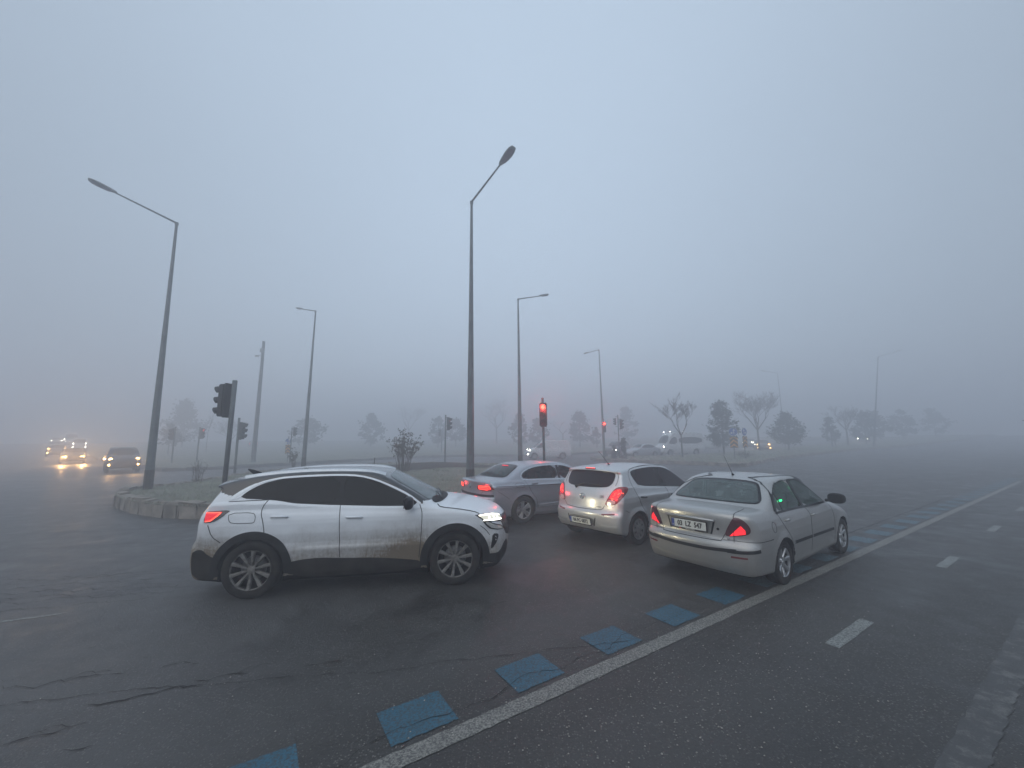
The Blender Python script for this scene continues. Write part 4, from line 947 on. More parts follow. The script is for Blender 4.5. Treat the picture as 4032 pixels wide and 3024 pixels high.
    put_ribbons(B, root, 'panel_gap', MAT['gap'], [(('B', [(.61, 1.41), (.66, 1.25), (.645, 1.13)], .007), {}), (('B', [(-.61, 1.41), (-.66, 1.25), (-.645, 1.13)], .007), {}), (('B', [(.505, .77), (.475, .71), (.42, .685), (0, .672), (-.42, .685), (-.475, .71), (-.505, .77)], .009), {})])
    bl = MB(); m = frame_at(B, 'B', 0, 1.425, off=.012); bl.box((0, 0, 0), (.27, .02, .034), m, bev=.008); h3 = mesh_obj('high_brake_lamp', bl.V, bl.F, MAT['red_lens'], root, True)
    mb = MB()
    for k in range(5): mb.box((-.096 + .048 * k, -.012, 0), (.034, .004, .020), m)
    mesh_obj('led_row', mb.V, mb.F, MAT['lit_led'], h3, False)
    m = frame_at(B, 'B', .22, 1.065, off=.02); mb = MB(); mb.lathe([(-.02, .001), (-.02, .022), (.012, .03)], 14, m)
    o1 = Vector(m.translation); pts = [o1]; 
    for (yy, zz) in ((.05, 1.135), (-.20, 1.130), (-.40, 1.118)): pts.append(Vector(frame_at(B, 'B', yy, zz, off=.018).translation))
    mb.tube(pts, [.013, .011, .009, .007], 6); mesh_obj('wiper', mb.V, mb.F, MAT['dark_trim'], tg, False)
    # oval emblem with a leaning H
    m = frame_at(B, 'B', 0, .905, off=.008); mb = MB()
    ell = [(.068 * math.cos(t), .050 * math.sin(t)) for t in np.linspace(0, 2 * math.pi, 33)[:-1]]
    mb.tube([(a, 0, b) for a, b in ell] + [(ell[0][0], 0, ell[0][1])], .0065, 6, False, m)
    mb.tube([(-.040, -.002, -.036), (-.016, -.002, .038)], .0065, 6, True, m); mb.tube([(.016, -.002, -.038), (.040, -.002, .036)], .0065, 6, True, m); mb.tube([(-.028, -.002, -.008), (.028, -.002, .010)], .0060, 6, True, m)
    mesh_obj('emblem', mb.V, mb.F, MAT['chrome'], tg, True)
    put_text('badge', MAT['dark_chrome'], tg, frame_at(B, 'B', -.44, .925, off=.005), 'i20', .045, 1.1, .002)
    mb = MB(); mb.box((0, 0, 0), (.10, .006, .018), frame_at(B, 'B', -.39, .735, off=.004), bev=.002); mesh_obj('badge', mb.V, mb.F, MAT['dark_chrome'], tg, False)
    rc = put(B, root, 'plate_recess', MAT['recess_silver'], 'B', [(-.37, .540), (.37, .540), (.30, .360), (-.30, .360)], off=.003)
    for s in (-1, 1): put_ribbons(B, root, 'recess_edge', MAT['dark_trim'], [(('B', [(s * .345, .535), (s * .30, .375)], .018), dict(smooth=0, off=.005))])
    plate(root, frame_at(B, 'B', 0, .448, off=.020), '06 FC 0872')
    mb = MB(); mb.tube([(.24, .0, 1.485), (.21, .0, 1.51)], [.024, .014], 8); mb.tube([(.22, 0, 1.51), (.03, .10, 1.78)], [.005, .003], 6); mesh_obj('antenna', mb.V, mb.F, MAT['dark_trim'], root, False)
    wheels('i20', root)
    for s in (-1, 1): point('brake_glow', root, (-.72, s * .74, .96), 1.6, (1, .04, .05), .05)
    return root, B

def grey_sedan(loc, yaw):
    root = empty('car', loc, yaw)
    tag(root, 'blue-grey saloon with bright window trim, stopped behind the white SUV', 'car')
    P = paint('blue_grey_paint', (.42, .44, .48), .6, .30, dirt=.34, top=.55, spray=.35, wheel_x=(0, 2.791))
    fd = [(1.27, .30), (1.27, .86), (1.16, .99), (1.18, 1.39), (1.50, 1.37), (1.95, 1.17), (2.25, .99), (2.35, .85), (2.32, .30)]
    rd = [(.42, .30), (1.27, .30), (1.27, .86), (1.16, .99), (1.18, 1.39), (.7, 1.39), (.30, 1.33), (.05, 1.20), (.0, 1.08), (.146, .894), (.289, .673), (.415, .578)]
    pan = doors('passat', fd, rd) + [('bonnet', lambda x, y, z, n: (x > 2.45) & (n[:, 2] > .3) & (z > .6) & (np.abs(y) < .76)),
        ('boot_lid', lambda x, y, z, n: (x < -.55) & (z > .72) & (np.abs(y) < np.interp(z, [.7, .8, .95, 1.2], [.50, .55, .62, .64])) & ((n[:, 0] < -.3) | (n[:, 2] > .3))),
        ('bumper:r', lambda x, y, z, n: (x < -.40) & (z < .74)), ('bumper:f', lambda x, y, z, n: (x > 3.15) & (z < .65))]
    B, pn = build_body('passat', root, [P, MAT['arch'], MAT['cabin']], pan)
    G = glass('smoked_side_glass', (.30, .33, .33), .35, .14, (.10, .12, .12)); W = glass('misted_rear_glass', (.42, .50, .50), .2, .45, (.20, .25, .25), .15)
    ring = mirror_poly([(0, 1.375), (.30, 1.368), (.52, 1.340), (.60, 1.20), (.665, 1.125), (.40, 1.122), (0, 1.124)])
    V, F, N = ribbon(B, 'B', ring, .035, off=.003, closed=True, smooth=1); mesh_obj('window_seal', V, F, MAT['dark_trim'], root, True, N)
    put(B, root, 'rear_window', W, 'B', ring, off=.006, skirt=0)
    put(B, root, 'windscreen', glass('clear_windscreen', (.72, .80, .78), .05, .12), 'F', mirror_poly([(0, 1.38), (.34, 1.37), (.54, 1.34), (.64, 1.14), (.70, 1.03), (0, 1.05)]), off=.004, skirt=0)
    rw = [(.0, 1.135), (.06, 1.215), (.30, 1.305), (.60, 1.345), (1.14, 1.358), (1.17, 1.02), (.6, 1.045), (.06, 1.06)]
    fw = [(1.24, 1.355), (1.50, 1.318), (1.80, 1.205), (2.08, 1.06), (2.16, .985), (1.7, 1.0), (1.245, 1.018)]
    for s, a, b in ((-1, 'door:rr', 'door:rf'), (1, 'door:lr', 'door:lf')):
        put(B, root, 'window', G, 'S', rw, s, pn[a], off=.005, skirt=0); put(B, root, 'window', G, 'S', fw, s, pn[b], off=.005, skirt=0)
        put_ribbons(B, root, 'bright_trim', MAT['satin'], [(('S', [(-.03, 1.135), (.04, 1.225), (.29, 1.325), (.60, 1.368), (1.2, 1.378), (1.52, 1.338), (1.83, 1.222), (2.12, 1.06), (2.22, .965), (1.7, .982), (.6, 1.028), (.04, 1.045), (-.02, 1.08)], .026), dict(side=s, off=.010, closed=True))])
        put_ribbons(B, root, 'window_seal', MAT['dark_trim'], [(('S', [(1.20, 1.36), (1.205, 1.01)], .07), dict(side=s, off=.008)), (('S', [(.27, 1.31), (.20, 1.05)], .02), dict(side=s, off=.008, smooth=0))])
        put_ribbons(B, root, 'crease_shade', MAT['gap'], [(('S', [(-.78, .925), (.3, .905), (1.37, .868), (2.5, .845)], .012), dict(side=s, off=.003))])  # dark ribbon paints the shade along the shoulder crease, no gap here
        handle(B, pn[a], .34, .935, s, P, .20); handle(B, pn[b], 1.33, .895, s, P, .20)
        put_ribbons(B, root, 'panel_gap', MAT['gap'], [(('S', l, .007), dict(side=s)) for l in ([(.06, 1.03), (.146, .894), (.289, .673), (.40, .56), (.44, .32)], [(1.15, 1.0), (1.265, .864), (1.27, .32)], [(2.25, .97), (2.35, .85), (2.32, .3)], [(-.74, .82), (-.60, .74), (-.42, .62)])] + ([(('S', [(-.233, .980), (.020, .972), (.037, .91), (.009, .862), (-.19, .866), (-.23, .91)], .006), dict(side=s, closed=True))] if s < 0 else []))
        put_ribbons(B, root, 'sill_trim', MAT['satin'], [(('S', [(.46, .385), (1.2, .372), (2.3, .36)], .045), dict(side=s, off=.010))])
        lp = put(B, root, 'tail_lamp', MAT['red_lens'], 'D', [(-.470, .895), (-.440, .940), (-.36, .955), (-.060, .962), (.075, .835), (-.10, .822), (-.38, .822), (-.45, .85)], s, off=.009, smooth=1)
        put_ribbons(B, root, 'light_guide', MAT['lit_led'], [(('D', [(-.42, .925), (-.30, .933), (-.10, .936), (-.055, .870)], .015), dict(side=s, off=.014, smooth=0)), (('D', [(-.43, .895), (-.30, .900), (-.16, .902), (-.12, .865)], .013), dict(side=s, off=.014, smooth=0)), (('D', [(-.41, .862), (-.27, .858), (-.14, .852)], .013), dict(side=s, off=.014, smooth=0))], lp)
        put(B, root, 'lit_lens', MAT['lit_tail'], 'D', [(-.43, .93), (-.10, .945), (-.045, .87), (-.13, .84), (-.41, .845)], s, lp, off=.0115, smooth=0, cell=.03)
        put(B, root, 'clear_lens', MAT['clear_lens'], 'D', [(-.04, .858), (.038, .864), (.066, .838), (-.035, .832)], s, lp, off=.0135, smooth=0, cell=.03)
        mirror_housing(root, pn[b], 2.1, s * .97, 1.04, s, P, 1.0)
    put_ribbons(B, root, 'bumper_strip', MAT['black_plastic'], [(('B', [(-.66, .71), (0, .705), (.66, .71)], .05), dict(off=.006))] + [(('D', [(-.30, .712), (-.10, .714), (.02, .718)], .05), dict(off=.006, side=s)) for s in (-1, 1)])
    put_ribbons(B, root, 'bumper_trim', MAT['satin'], [(('D', [(-.25, .655), (-.10, .658), (.03, .665)], .03), dict(off=.010, side=s)) for s in (-1, 1)])
    put_ribbons(B, root, 'panel_gap', MAT['gap'], [(('B', [(.63, 1.05), (.62, .96), (.55, .80), (.50, .735), (-.50, .735), (-.55, .80), (-.62, .96), (-.63, 1.05)], .007), dict(smooth=0))])
    m = frame_at(B, 'B', 0, .905, off=.008); mb = MB()
    c = [(.058 * math.cos(t), 0, .058 * math.sin(t)) for t in np.linspace(0, 2 * math.pi, 29)]
    mb.tube(c, .006, 6, False, m)
    mb.tube([(-.030, -.002, .046), (0, -.002, .006), (.030, -.002, .046)], .005, 6, True, m); mb.tube([(-.050, -.002, .020), (-.024, -.002, -.044), (0, -.002, 0), (.024, -.002, -.044), (.050, -.002, .020)], .005, 6, True, m)
    mesh_obj('emblem', mb.V, mb.F, MAT['chrome'], pn['boot_lid'], True)
    m = frame_at(B, 'B', 0, 1.352, off=.012); mb = MB(); mb.box((0, 0, 0), (.30, .008, .020), m); mesh_obj('high_brake_lamp', mb.V, mb.F, MAT['lit_red'], root, False)
    plate(root, frame_at(B, 'B', 0, .60, off=.02), '')if False else None
    cabin(root, 1.40, .42, .42)
    wheels('passat', root)
    for s in (-1, 1): point('brake_glow', root, (-1.13, s * .62, .90), 1.2, (1, .05, .05), .05)
    return root, B
MAT['roof_black'] = paint('black_roof_paint', (.018, .019, .021), .2, .18, dirt=.0, coat=1.)
MAT['dark_chrome'] = simple('badge_metal', (.20, .20, .21), .35, metal=.7)
MAT['recess_silver'] = simple('recess_silver', (.30, .295, .27), .4, metal=.6, var=.1)
PLACE = dict(suv=((-3.606, 6.331, 0), .165), marea=((3.317, 6.484, 0), .62689), i20=((1.915, 8.576, 0), .69133), passat=((-.215, 10.782, 0), .57))
suv, B_suv = white_suv(*PLACE['suv'])
marea, B_marea = silver_sedan(*PLACE['marea'])
i20, B_i20 = silver_hatchback(*PLACE['i20'])
passat, B_passat = grey_sedan(*PLACE['passat'])
# ---------------------------------------------------------------- ground, islands, markings
def grid_sheet(name, mat, dz, rmax, kind='structure', nr_=90, na=96):
    V = [(0, 0, dz)]; F = []
    rs = [rmax * (i / nr_) ** 2.2 for i in range(1, nr_ + 1)]
    for r in rs:
        for k in range(na):
            a = 2 * math.pi * k / na; x, y = r * math.cos(a), r * math.sin(a); V.append((x, y, gz(x, y) + dz))
    for k in range(na): F.append((0, 1 + k, 1 + (k + 1) % na))
    for i in range(nr_ - 1):
        for k in range(na): a = 1 + i * na; F.append((a + k, a + na + k, a + na + (k + 1) % na, a + (k + 1) % na))
    return tag(mesh_obj(name, V, F, mat), kind=kind)
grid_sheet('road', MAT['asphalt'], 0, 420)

def pip(x, y, poly):
    ins = False; n = len(poly)
    for i in range(n):
        a, b = poly[i], poly[(i + 1) % n]
        if (a[1] > y) != (b[1] > y) and x < (b[0] - a[0]) * (y - a[1]) / (b[1] - a[1]) + a[0]: ins = not ins
    return ins
def edge_dist(x, y, poly):
    p = np.array(poly); q = np.roll(p, -1, 0); e = q - p; w = np.array([x, y]) - p
    t = np.clip((w * e).sum(1) / (e * e).sum(1), 0, 1); d = w - e * t[:, None]; return float(np.sqrt((d * d).sum(1)).min())
def island(name, poly, h, cell, mat, hump=None, inset=.28):
    """turf of a traffic island, lumpy, dropping to the kerb"""
    P = chaikin(poly, 2); P = resample(P, cell, True)
    bm = bmesh.new(); vs_ = [bm.verts.new((p[0], p[1], 0)) for p in P]; bm.faces.new(vs_); bmesh.ops.triangulate(bm, faces=bm.faces[:])
    for k in (0, 1):
        for c in np.arange(P[:, k].min() + cell / 2, P[:, k].max(), cell):
            co = [0, 0, 0]; no = [0, 0, 0]; co[k] = c; no[k] = 1
            bmesh.ops.bisect_plane(bm, geom=bm.verts[:] + bm.edges[:] + bm.faces[:], plane_co=co, plane_no=no, dist=1e-4)
    bm.verts.index_update(); V = []
    for v in bm.verts:
        x, y = v.co.x, v.co.y; d = edge_dist(x, y, P)
        z = gz(x, y) + h - .03 + min(d, 2.) * .03 + .02 * math.sin(x * 1.7 + y) * math.sin(y * 1.3) * min(d, 1)
        if hump: z += hump(x, y, d)
        V.append((x, y, z))
    F = [[v.index for v in f.verts] for f in bm.faces]; bm.free()
    o = tag(mesh_obj(name, V, F, mat), kind='structure'); return o, P
def kerb(P, h, w, L, mat, rough=.02, seed=1):
    """a row of rough stones set end to end along the edge of an island"""
    r = random.Random(seed); mb = MB(); n = len(P); acc = 0; i = 0
    seg = resample(P, .08, True); D = np.linalg.norm(np.roll(seg, -1, 0) - seg, axis=1); S = np.concatenate([[0], np.cumsum(D)]); tot = S[-1]
    cx, cy_ = P.mean(0); s = 0.
    def at(t):
        t %= tot; k = int(np.searchsorted(S, t, 'right') - 1) % len(seg); f = (t - S[k]) / max(D[k], 1e-6); a, b = seg[k], seg[(k + 1) % len(seg)]; return a + (b - a) * f
    area = 0.5 * sum(P[k][0] * P[(k + 1) % n][1] - P[(k + 1) % n][0] * P[k][1] for k in range(n)); sg = 1 if area > 0 else -1
    while s < tot - .05:
        l = min(L * r.uniform(.6, 1.5), tot - s); a, b = at(s + .003), at(s + l - .003); d = b - a; ln = np.linalg.norm(d)
        if ln < .03: s += l; continue
        c = (a + b) / 2; hh = h * r.uniform(.90, 1.06); ang = math.atan2(d[1], d[0])
        bm = bmesh.new(); bmesh.ops.create_cube(bm, size=1); bmesh.ops.bevel(bm, geom=bm.edges[:], offset=.12, segments=2, affect='EDGES')
        for v in bm.verts: v.co = Vector((v.co.x * ln + r.uniform(-1, 1) * rough, v.co.y * w + r.uniform(-1, 1) * rough, v.co.z * (hh + .12) + r.uniform(-1, 1) * rough))
        bm.verts.index_update(); zc = gz(c[0], c[1]) + (hh - .12) / 2
        M_ = T(c[0], c[1], zc) @ RZ(ang) @ T(0, sg * w * .5, 0)
        mb.add([v.co.copy() for v in bm.verts], [[v.index for v in f.verts] for f in bm.faces], M_); bm.free(); s += l
    return tag(mb.build('kerb', mat, None, False), kind='structure')
ISL1 = [(-14.6, 15.2), (-13.6, 13.7), (-12.2, 12.55), (-10.8, 11.65), (-9.3, 11.0), (-7.5, 10.75), (-5.5, 10.9), (-3.5, 11.5), (-1.5, 12.5), (1.0, 14.4), (2.8, 16.4), (3.6, 18.8), (3.4, 22), (2.4, 25.0), (.2, 27.6), (-3, 30.2), (-6.5, 31.2), (-10, 31.0), (-13.2, 28.5), (-14.8, 24), (-14.7, 19.5), (-13.9, 17.2), (-14.2, 16.1)]
ISL2 = [(-25.5, 28.6), (-24.2, 28.4), (-22.3, 30.5), (-19.5, 34.5), (-15.5, 41), (-12.3, 46), (-8.5, 48.2), (-3.9, 49), (1.3, 48), (8, 50), (16, 62), (60, 120), (-30, 150), (-100, 90), (-70, 62), (-45, 43.5), (-30, 32.5)]
ISL3 = [(8.0, 41.6), (7.6, 38.4), (8.9, 35.8), (11, 34.1), (13.1, 32.7), (14.8, 30.6), (15.9, 28.6), (16.9, 28.9), (19.4, 31.4), (24, 36.3), (33, 43.8), (47, 53.2), (58, 58.8), (82, 72), (120, 96), (115, 104), (80, 86), (60, 73), (48, 64.5), (33, 54), (24, 46.5), (17, 42.2), (11, 42.2)]
ISL4 = [(24, 62), (40, 68), (70, 92), (140, 150), (60, 200), (10, 90)]
hump1 = lambda x, y, d: .30 * math.exp(-((x + 4.6) / 3.6) ** 2 - ((y - 23.6) / 3.0) ** 2) * min(d, 1)
_, P1 = island('grass_verge', ISL1, .38, .9, MAT['grass'], hump1)
_, P2 = island('grass_verge', ISL2, .22, 5., MAT['grass'])
_, P3 = island('grass_verge', ISL3, .24, 2., MAT['grass'])
_, P4 = island('grass_verge', ISL4, .22, 8., MAT['grass'])
kerb(P1, .43, .34, .46, MAT['stone'], .028, 2); kerb(P2, .26, .22, 1.6, MAT['stone2'], .03, 3); kerb(P3, .28, .25, 1.1, MAT['stone'], .03, 4); kerb(P4, .26, .25, 3.0, MAT['stone2'], .03, 5)
def isl_z(x, y):
    for P, h, hp in ((P1, .38, hump1), (P2, .22, None), (P3, .24, None), (P4, .22, None)):
        if pip(x, y, P):
            d = edge_dist(x, y, P); return gz(x, y) + h - .03 + min(d, 2.) * .03 + .02 * math.sin(x * 1.7 + y) * math.sin(y * 1.3) * min(d, 1) + (hp(x, y, d) if hp else 0)
    return float(gz(x, y))
# bare soil bed round the rose bush
V = []; F = []; nb = 26; rings = [0, .35, .7, 1.]
for j, q in enumerate(rings):
    for k in range(nb):
        a = 2 * math.pi * k / nb; rr = q * (1 + .12 * math.sin(3 * a + 1) + .08 * math.sin(7 * a)); x, y = -4.9 + 3.9 * rr * math.cos(a), 23.6 + 2.3 * rr * math.sin(a)
        V.append((x, y, isl_z(x, y) + .045 * (1 - q) + .012 + rnd.uniform(0, .05) * (q < 1)))
for j in range(len(rings) - 1):
    for k in range(nb): F.append((j * nb + k, (j + 1) * nb + k, (j + 1) * nb + (k + 1) % nb, j * nb + (k + 1) % nb))
tag(mesh_obj('soil', V, F, MAT['soil']), kind='structure')
# grass: tufts of blades on the near parts of the islands
def tufts(name, P, n, box, hmin, hmax, w, cond=None):
    V = []; F = []; r = random.Random(5); k = 0
    while k < n:
        x, y = r.uniform(box[0], box[1]), r.uniform(box[2], box[3])
        if not pip(x, y, P) or (cond and not cond(x, y, r)): continue
        k += 1; z = isl_z(x, y) - .01; 
        for _ in range(3):
            a = r.uniform(0, 6.28); h = r.uniform(hmin, hmax); dx, dy = math.cos(a) * w, math.sin(a) * w; lx, ly = r.uniform(-.5, .5) * h, r.uniform(-.5, .5) * h
            ox, oy = r.uniform(-.08, .08), r.uniform(-.08, .08); b = len(V)
            V += [(x + ox - dx, y + oy - dy, z), (x + ox + dx, y + oy + dy, z), (x + ox + lx, y + oy + ly, z + h)]; F.append((b, b + 1, b + 2))
    return tag(mesh_obj(name, V, F, MAT['tuft'], None, False), 'short frosted winter grass on the traffic islands', 'grass', kind='stuff')
def near_sel(x, y, r): return (r.random() < max(.12, min(1, (16. / math.hypot(x, y)) ** 2))) and not ((x + 4.9) ** 2 / 15 + (y - 23.6) ** 2 / 5 < 1)
tufts('grass', P1, 9000, (-15, 4, 10, 31), .03, .10, .012, near_sel)
tufts('grass', P3, 2600, (7, 48, 28, 60), .05, .15, .03)

def strip(name, mat, quads, z=.004, kind='structure', h=0):
    V = []; F = []
    for q in quads:
        b = len(V); n = len(q)
        V += [(x, y, gz(x, y) + z) for x, y in q]; F.append(tuple(range(b, b + n)))
    a = np.array([V[i] for i in F[0]]); 
    if np.cross(a[1] - a[0], a[2] - a[1])[2] < 0: F = [f[::-1] for f in F]
    o = mesh_obj(name, V, F, mat, None, False); return tag(o, kind=kind)
ANG = .57594; dv = np.array([math.cos(ANG), math.sin(ANG)]); nv = np.array([-dv[1], dv[0]])
def lane(t, n): return tuple(dv * t + nv * n)
def band(t0, t1, n0, n1, step=.5, jag=0., seed=0):
    """a painted band in lane coordinates with slightly ragged edges"""
    r = random.Random(seed); k = max(1, int((t1 - t0) / step)); ts = np.linspace(t0, t1, k + 1)
    A = [lane(t, n0 + r.uniform(-jag, jag)) for t in ts]; Bq = [lane(t, n1 + r.uniform(-jag, jag)) for t in ts]
    return [(A[i], A[i + 1], Bq[i + 1], Bq[i]) for i in range(k)]
strip('road_marking', MAT['white_line'], band(-3., 29.5, 2.70, 2.848, .05, .005, 1))
for i in range(-2, 6): strip('road_marking', MAT['dash_line'], band(.62 + 4.26 * i, 1.60 + 4.26 * i, 1.74, 1.865, .1, .004, 5 + i))
strip('road_marking', MAT['old_line'], band(-4, 30, .70, .885, .08, .012, 9))
for i in range(-3, 30): strip('road_marking', MAT['blue_paint'] if i < 5 else MAT['blue_old'], band(.904 + 1.0198 * i, 1.394 + 1.0198 * i, 2.905, 3.295, .04, .006, 40 + i))
strip('road_marking', MAT['dash_line'], [((-9.2, 3.32), (-5.46, 5.02), (-5.40, 5.10), (-9.2, 3.44))])
strip('road_marking', MAT['old_line'], [((-24, 6.9), (-6, 10.25), (-6, 10.35), (-24, 7.02))], .003)
# dark earthy edge beyond the worn line, bottom right
strip('path', MAT['soil'], [(lane(-4, -6), lane(40, -6), lane(40, .42), lane(20, .50), lane(9, .44), lane(6.6, .40), lane(5., .30), lane(3.2, .46), lane(-4, .30))], .012)
# cracks, as thin jagged ribbons
def crack(pts, w, seed, z=.0065, amp=.03):
    r = random.Random(seed); P = resample(np.array(pts, float), .06, False); n = len(P); V = []; F = []; off = 0
    for i in range(n):
        a = P[max(i - 1, 0)]; b = P[min(i + 1, n - 1)]; t = (b - a) / max(np.linalg.norm(b - a), 1e-6); nn = np.array([-t[1], t[0]])
        off = off * .75 + r.uniform(-amp, amp); ww = w * .42 * r.uniform(.15, 1.4) * (min(i, n - 1 - i) > 0)
        c = P[i] + nn * off; V += [(*(c + nn * ww / 2), gz(*c) + z), (*(c - nn * ww / 2), gz(*c) + z)]
    for i in range(n - 1): F.append((2 * i, 2 * i + 1, 2 * i + 3, 2 * i + 2))
    return V, F
cv = []; cf = []
def addc(*a, **k):
    V, F = crack(*a, **k); b = len(cv); cv.extend(V); cf.extend(tuple(i + b for i in f) for f in F)
L = lambda ts: [lane(t, n) for t, n in ts]
addc(L([(.4, 2.93), (.95, 3.02), (1.35, 2.97), (1.7, 2.95), (2.1, 3.02), (2.45, 2.97), (3.0, 3.0), (3.5, 3.09), (4.0, 3.05), (4.6, 3.10), (5.4, 3.08)]), .013, 3)
addc([(-6.2, 3.4), (-4.2, 3.62), (-3.4, 3.85)], .02, 4, amp=.05); addc([(-3.35, 3.35), (-2.9, 3.55), (-2.6, 3.62)], .035, 6); addc([(-2.75, 3.70), (-2.35, 3.82)], .03, 8); addc([(-4.3, 3.0), (-3.7, 3.1)], .035, 9); addc([(-3.5, 2.95), (-3.15, 3.12)], .03, 10); addc([(-3.05, 2.9), (-2.85, 2.98)], .025, 12)
addc([(-1.9, 3.9), (-1.6, 4.0)], .02, 14); addc([(-.3, 5.15), (-.05, 5.25)], .03, 15); addc([(.7, 7.9), (1.0, 8.1)], .03, 16)
addc([(-20, 5.6), (-12, 7.5), (-8, 8.35), (-5.5, 8.9)], .03, 17, amp=.02); addc([(-16, 9.4), (-11, 10.2), (-6.5, 10.5)], .03, 18, amp=.03)
addc([(-40, 16), (-26, 17.2), (-17, 17.4), (-14.6, 17.1)], .07, 19, amp=.05); addc([(9, 17), (16, 20.5), (20, 21)], .05, 20); addc(L([(7.5, 3.42), (12, 3.44), (21, 3.46)]), .05, 21, amp=.01); addc([(-9.5, 2.2), (-6, 3.05), (-3.2, 3.55), (-1.2, 3.8), (1.2, 4.3)], .016, 23, amp=.02)
for k in range(7):
    y0 = 4.6 + .22 * k; addc([(-9.5, y0 - .1 + rnd.uniform(-.2, .2)), (-7.5, y0 + .35), (-6.0, y0 + .62 + rnd.uniform(-.1, .1)), (-4.7, y0 + .95)], .022, 30 + k, amp=.06)
addc([(-3.9, 3.7), (-3.78, 3.84), (-3.60, 3.86)], .016, 100, amp=.03)
addc([(-3.2, 3.85), (-3.08, 3.99), (-2.90, 4.01)], .016, 101, amp=.03)
addc([(-2.5, 3.78), (-2.38, 3.92), (-2.20, 3.94)], .016, 102, amp=.03)
addc([(-4.6, 3.55), (-4.48, 3.69), (-4.30, 3.71)], .016, 103, amp=.03)
addc([(-3.4, 3.02), (-3.28, 3.16), (-3.10, 3.18)], .016, 104, amp=.03)
for k in range(26):
    x = rnd.uniform(-8.5, -4.6); y = 6.55 + (x + 5) * .25 + rnd.uniform(-1.0, .1); a = rnd.uniform(.6, 2.4); l = rnd.uniform(.12, .4); addc([(x, y), (x + l * math.cos(a), y + l * math.sin(a))], .016, 60 + k)
tag(mesh_obj('road_crack', cv, cf, MAT['crackfill'], None, False), kind='structure')
# loose light chippings on the asphalt in front
V = []; F = []; r = random.Random(4)
for k in range(900):
    if k < 620: t_, n_ = r.gauss(2.6, 1.3), r.gauss(2.05, .45)
    else: t_, n_ = r.uniform(-2, 8), r.uniform(-.5, 5)
    x, y = lane(t_, n_); s = r.uniform(.003, .009); b = len(V); a = r.uniform(0, 6.28)
    for q in range(5): V.append((x + s * math.cos(a + q * 1.256), y + s * math.sin(a + q * 1.256) * r.uniform(.6, 1), .005))
    V.append((x, y, .005 + s * .8))
    for q in range(5): F.append((b + q, b + (q + 1) % 5, b + 5))
tag(mesh_obj('gravel', V, F, simple('chippings', (.30, .28, .25), .8, var=.4), None, False), 'light stone chippings scattered on the asphalt', 'gravel', kind='stuff')
# ---------------------------------------------------------------- street furniture
MAT['signal_dim'] = emitter('signal_red_oblique', (1., .10, .10), 1.1)
def street_lamp(x, y, top, end, label, r0=.14, r1=.045, band=True, far=False):
    z0 = isl_z(x, y) - .05; root = empty('street_lamp', (x, y, z0)); tag(root, label, 'street lamp', 'street lamps along the junction')
    tp = Vector(top) - Vector((x, y, z0)); e = Vector(end) - Vector((x, y, z0)); n = 8
    mb = MB(); mb.tube([(0, 0, 0), tp * .33, tp * .66, tp], [r0, r0 * .77, r0 * .52, r1], n); mb.build('pole', MAT['pole'], root, False)
    if band: mb = MB(); mb.tube([(0, 0, .0), tp * (.75 / tp.length)], [r0 * 1.035, r0 * 1.02], n); mb.build('base_band', MAT['pole_dark'], root, False)
    d = (e - tp); ln = d.length; d.normalize(); hl = min(.78, ln * .3); j = e - d * hl
    mb = MB(); mb.tube([tp - Vector((0, 0, .08)), tp + Vector((0, 0, .02))], [r1 * 1.4, r1 * 1.4], 8); mb.tube([tp, j + d * .08], [r1 * .85, r1 * .6], 8); mb.build('arm', MAT['pole'], root, False)
    # cobra head: flat teardrop with a lens below
    sd = d.cross(Vector((0, 0, 1))).normalized(); up = sd.cross(d).normalized(); Q = Matrix((d, sd, up)).transposed().to_4x4(); Q.translation = j
    secs = [(0, .05, .05), (.08, .085, .07), (.25, .115, .075), (.5, .145, .08), (.68, .135, .065), (.78, .09, .045)]; V = []; F = []; m = 12
    for (sx, w, h) in secs:
        for k in range(m):
            a = 2 * math.pi * k / m; V.append(Q @ Vector((sx * hl / .78, w * math.cos(a), h * math.sin(a) * (1 if math.sin(a) > 0 else .45) + .01)))
    for i in range(len(secs) - 1):
        for k in range(m): F.append((i * m + k, i * m + (k + 1) % m, (i + 1) * m + (k + 1) % m, (i + 1) * m + k))
    F += [tuple(range(m))[::-1], tuple(range((len(secs) - 1) * m, len(secs) * m))]
    hd = mesh_obj('lamp_head', V, F, MAT['lamp_head'], root, True)
    V = []; 
    for (sx, w) in ((.16, .09), (.3, .12), (.5, .14), (.66, .12), (.73, .06)):
        for k, a in enumerate((-1, -.5, 0, .5, 1)): V.append(Q @ Vector((sx * hl / .78, w * a, -.036 - .018 * (1 - a * a))))
    F = [(i * 5 + k, i * 5 + k + 1, i * 5 + k + 6, i * 5 + k + 5) for i in range(4) for k in range(4)]
    mesh_obj('lens', V, F, MAT['lamp_lens'], hd, True)
    return root
street_lamp(-13.45, 14.83, (-13.59, 14.83, 10.9), (-15.26, 12.93, 11.5), 'tall street lamp at the left tip of the near island, arm reaching left')
street_lamp(-1.43, 13.49, (-1.45, 13.49, 10.85), (.12, 11.49, 11.45), 'tallest and nearest street lamp, behind the blue-grey saloon boot')
street_lamp(-13.42, 25.61, (-13.29, 25.61, 10.85), (-15.22, 26.73, 11.45), 'thin street lamp rising behind the roof of the white SUV, short arm to the left')
street_lamp(.45, 23.39, (.42, 23.39, 10.75), (2.39, 24.28, 11.35), 'street lamp just left of the lit red signal, arm reaching right')
street_lamp(9.1, 39.5, (8.95, 39.3, 11.2), (7.35, 39.1, 10.75), 'leaning street lamp behind the silver hatchback, arm dipping left')
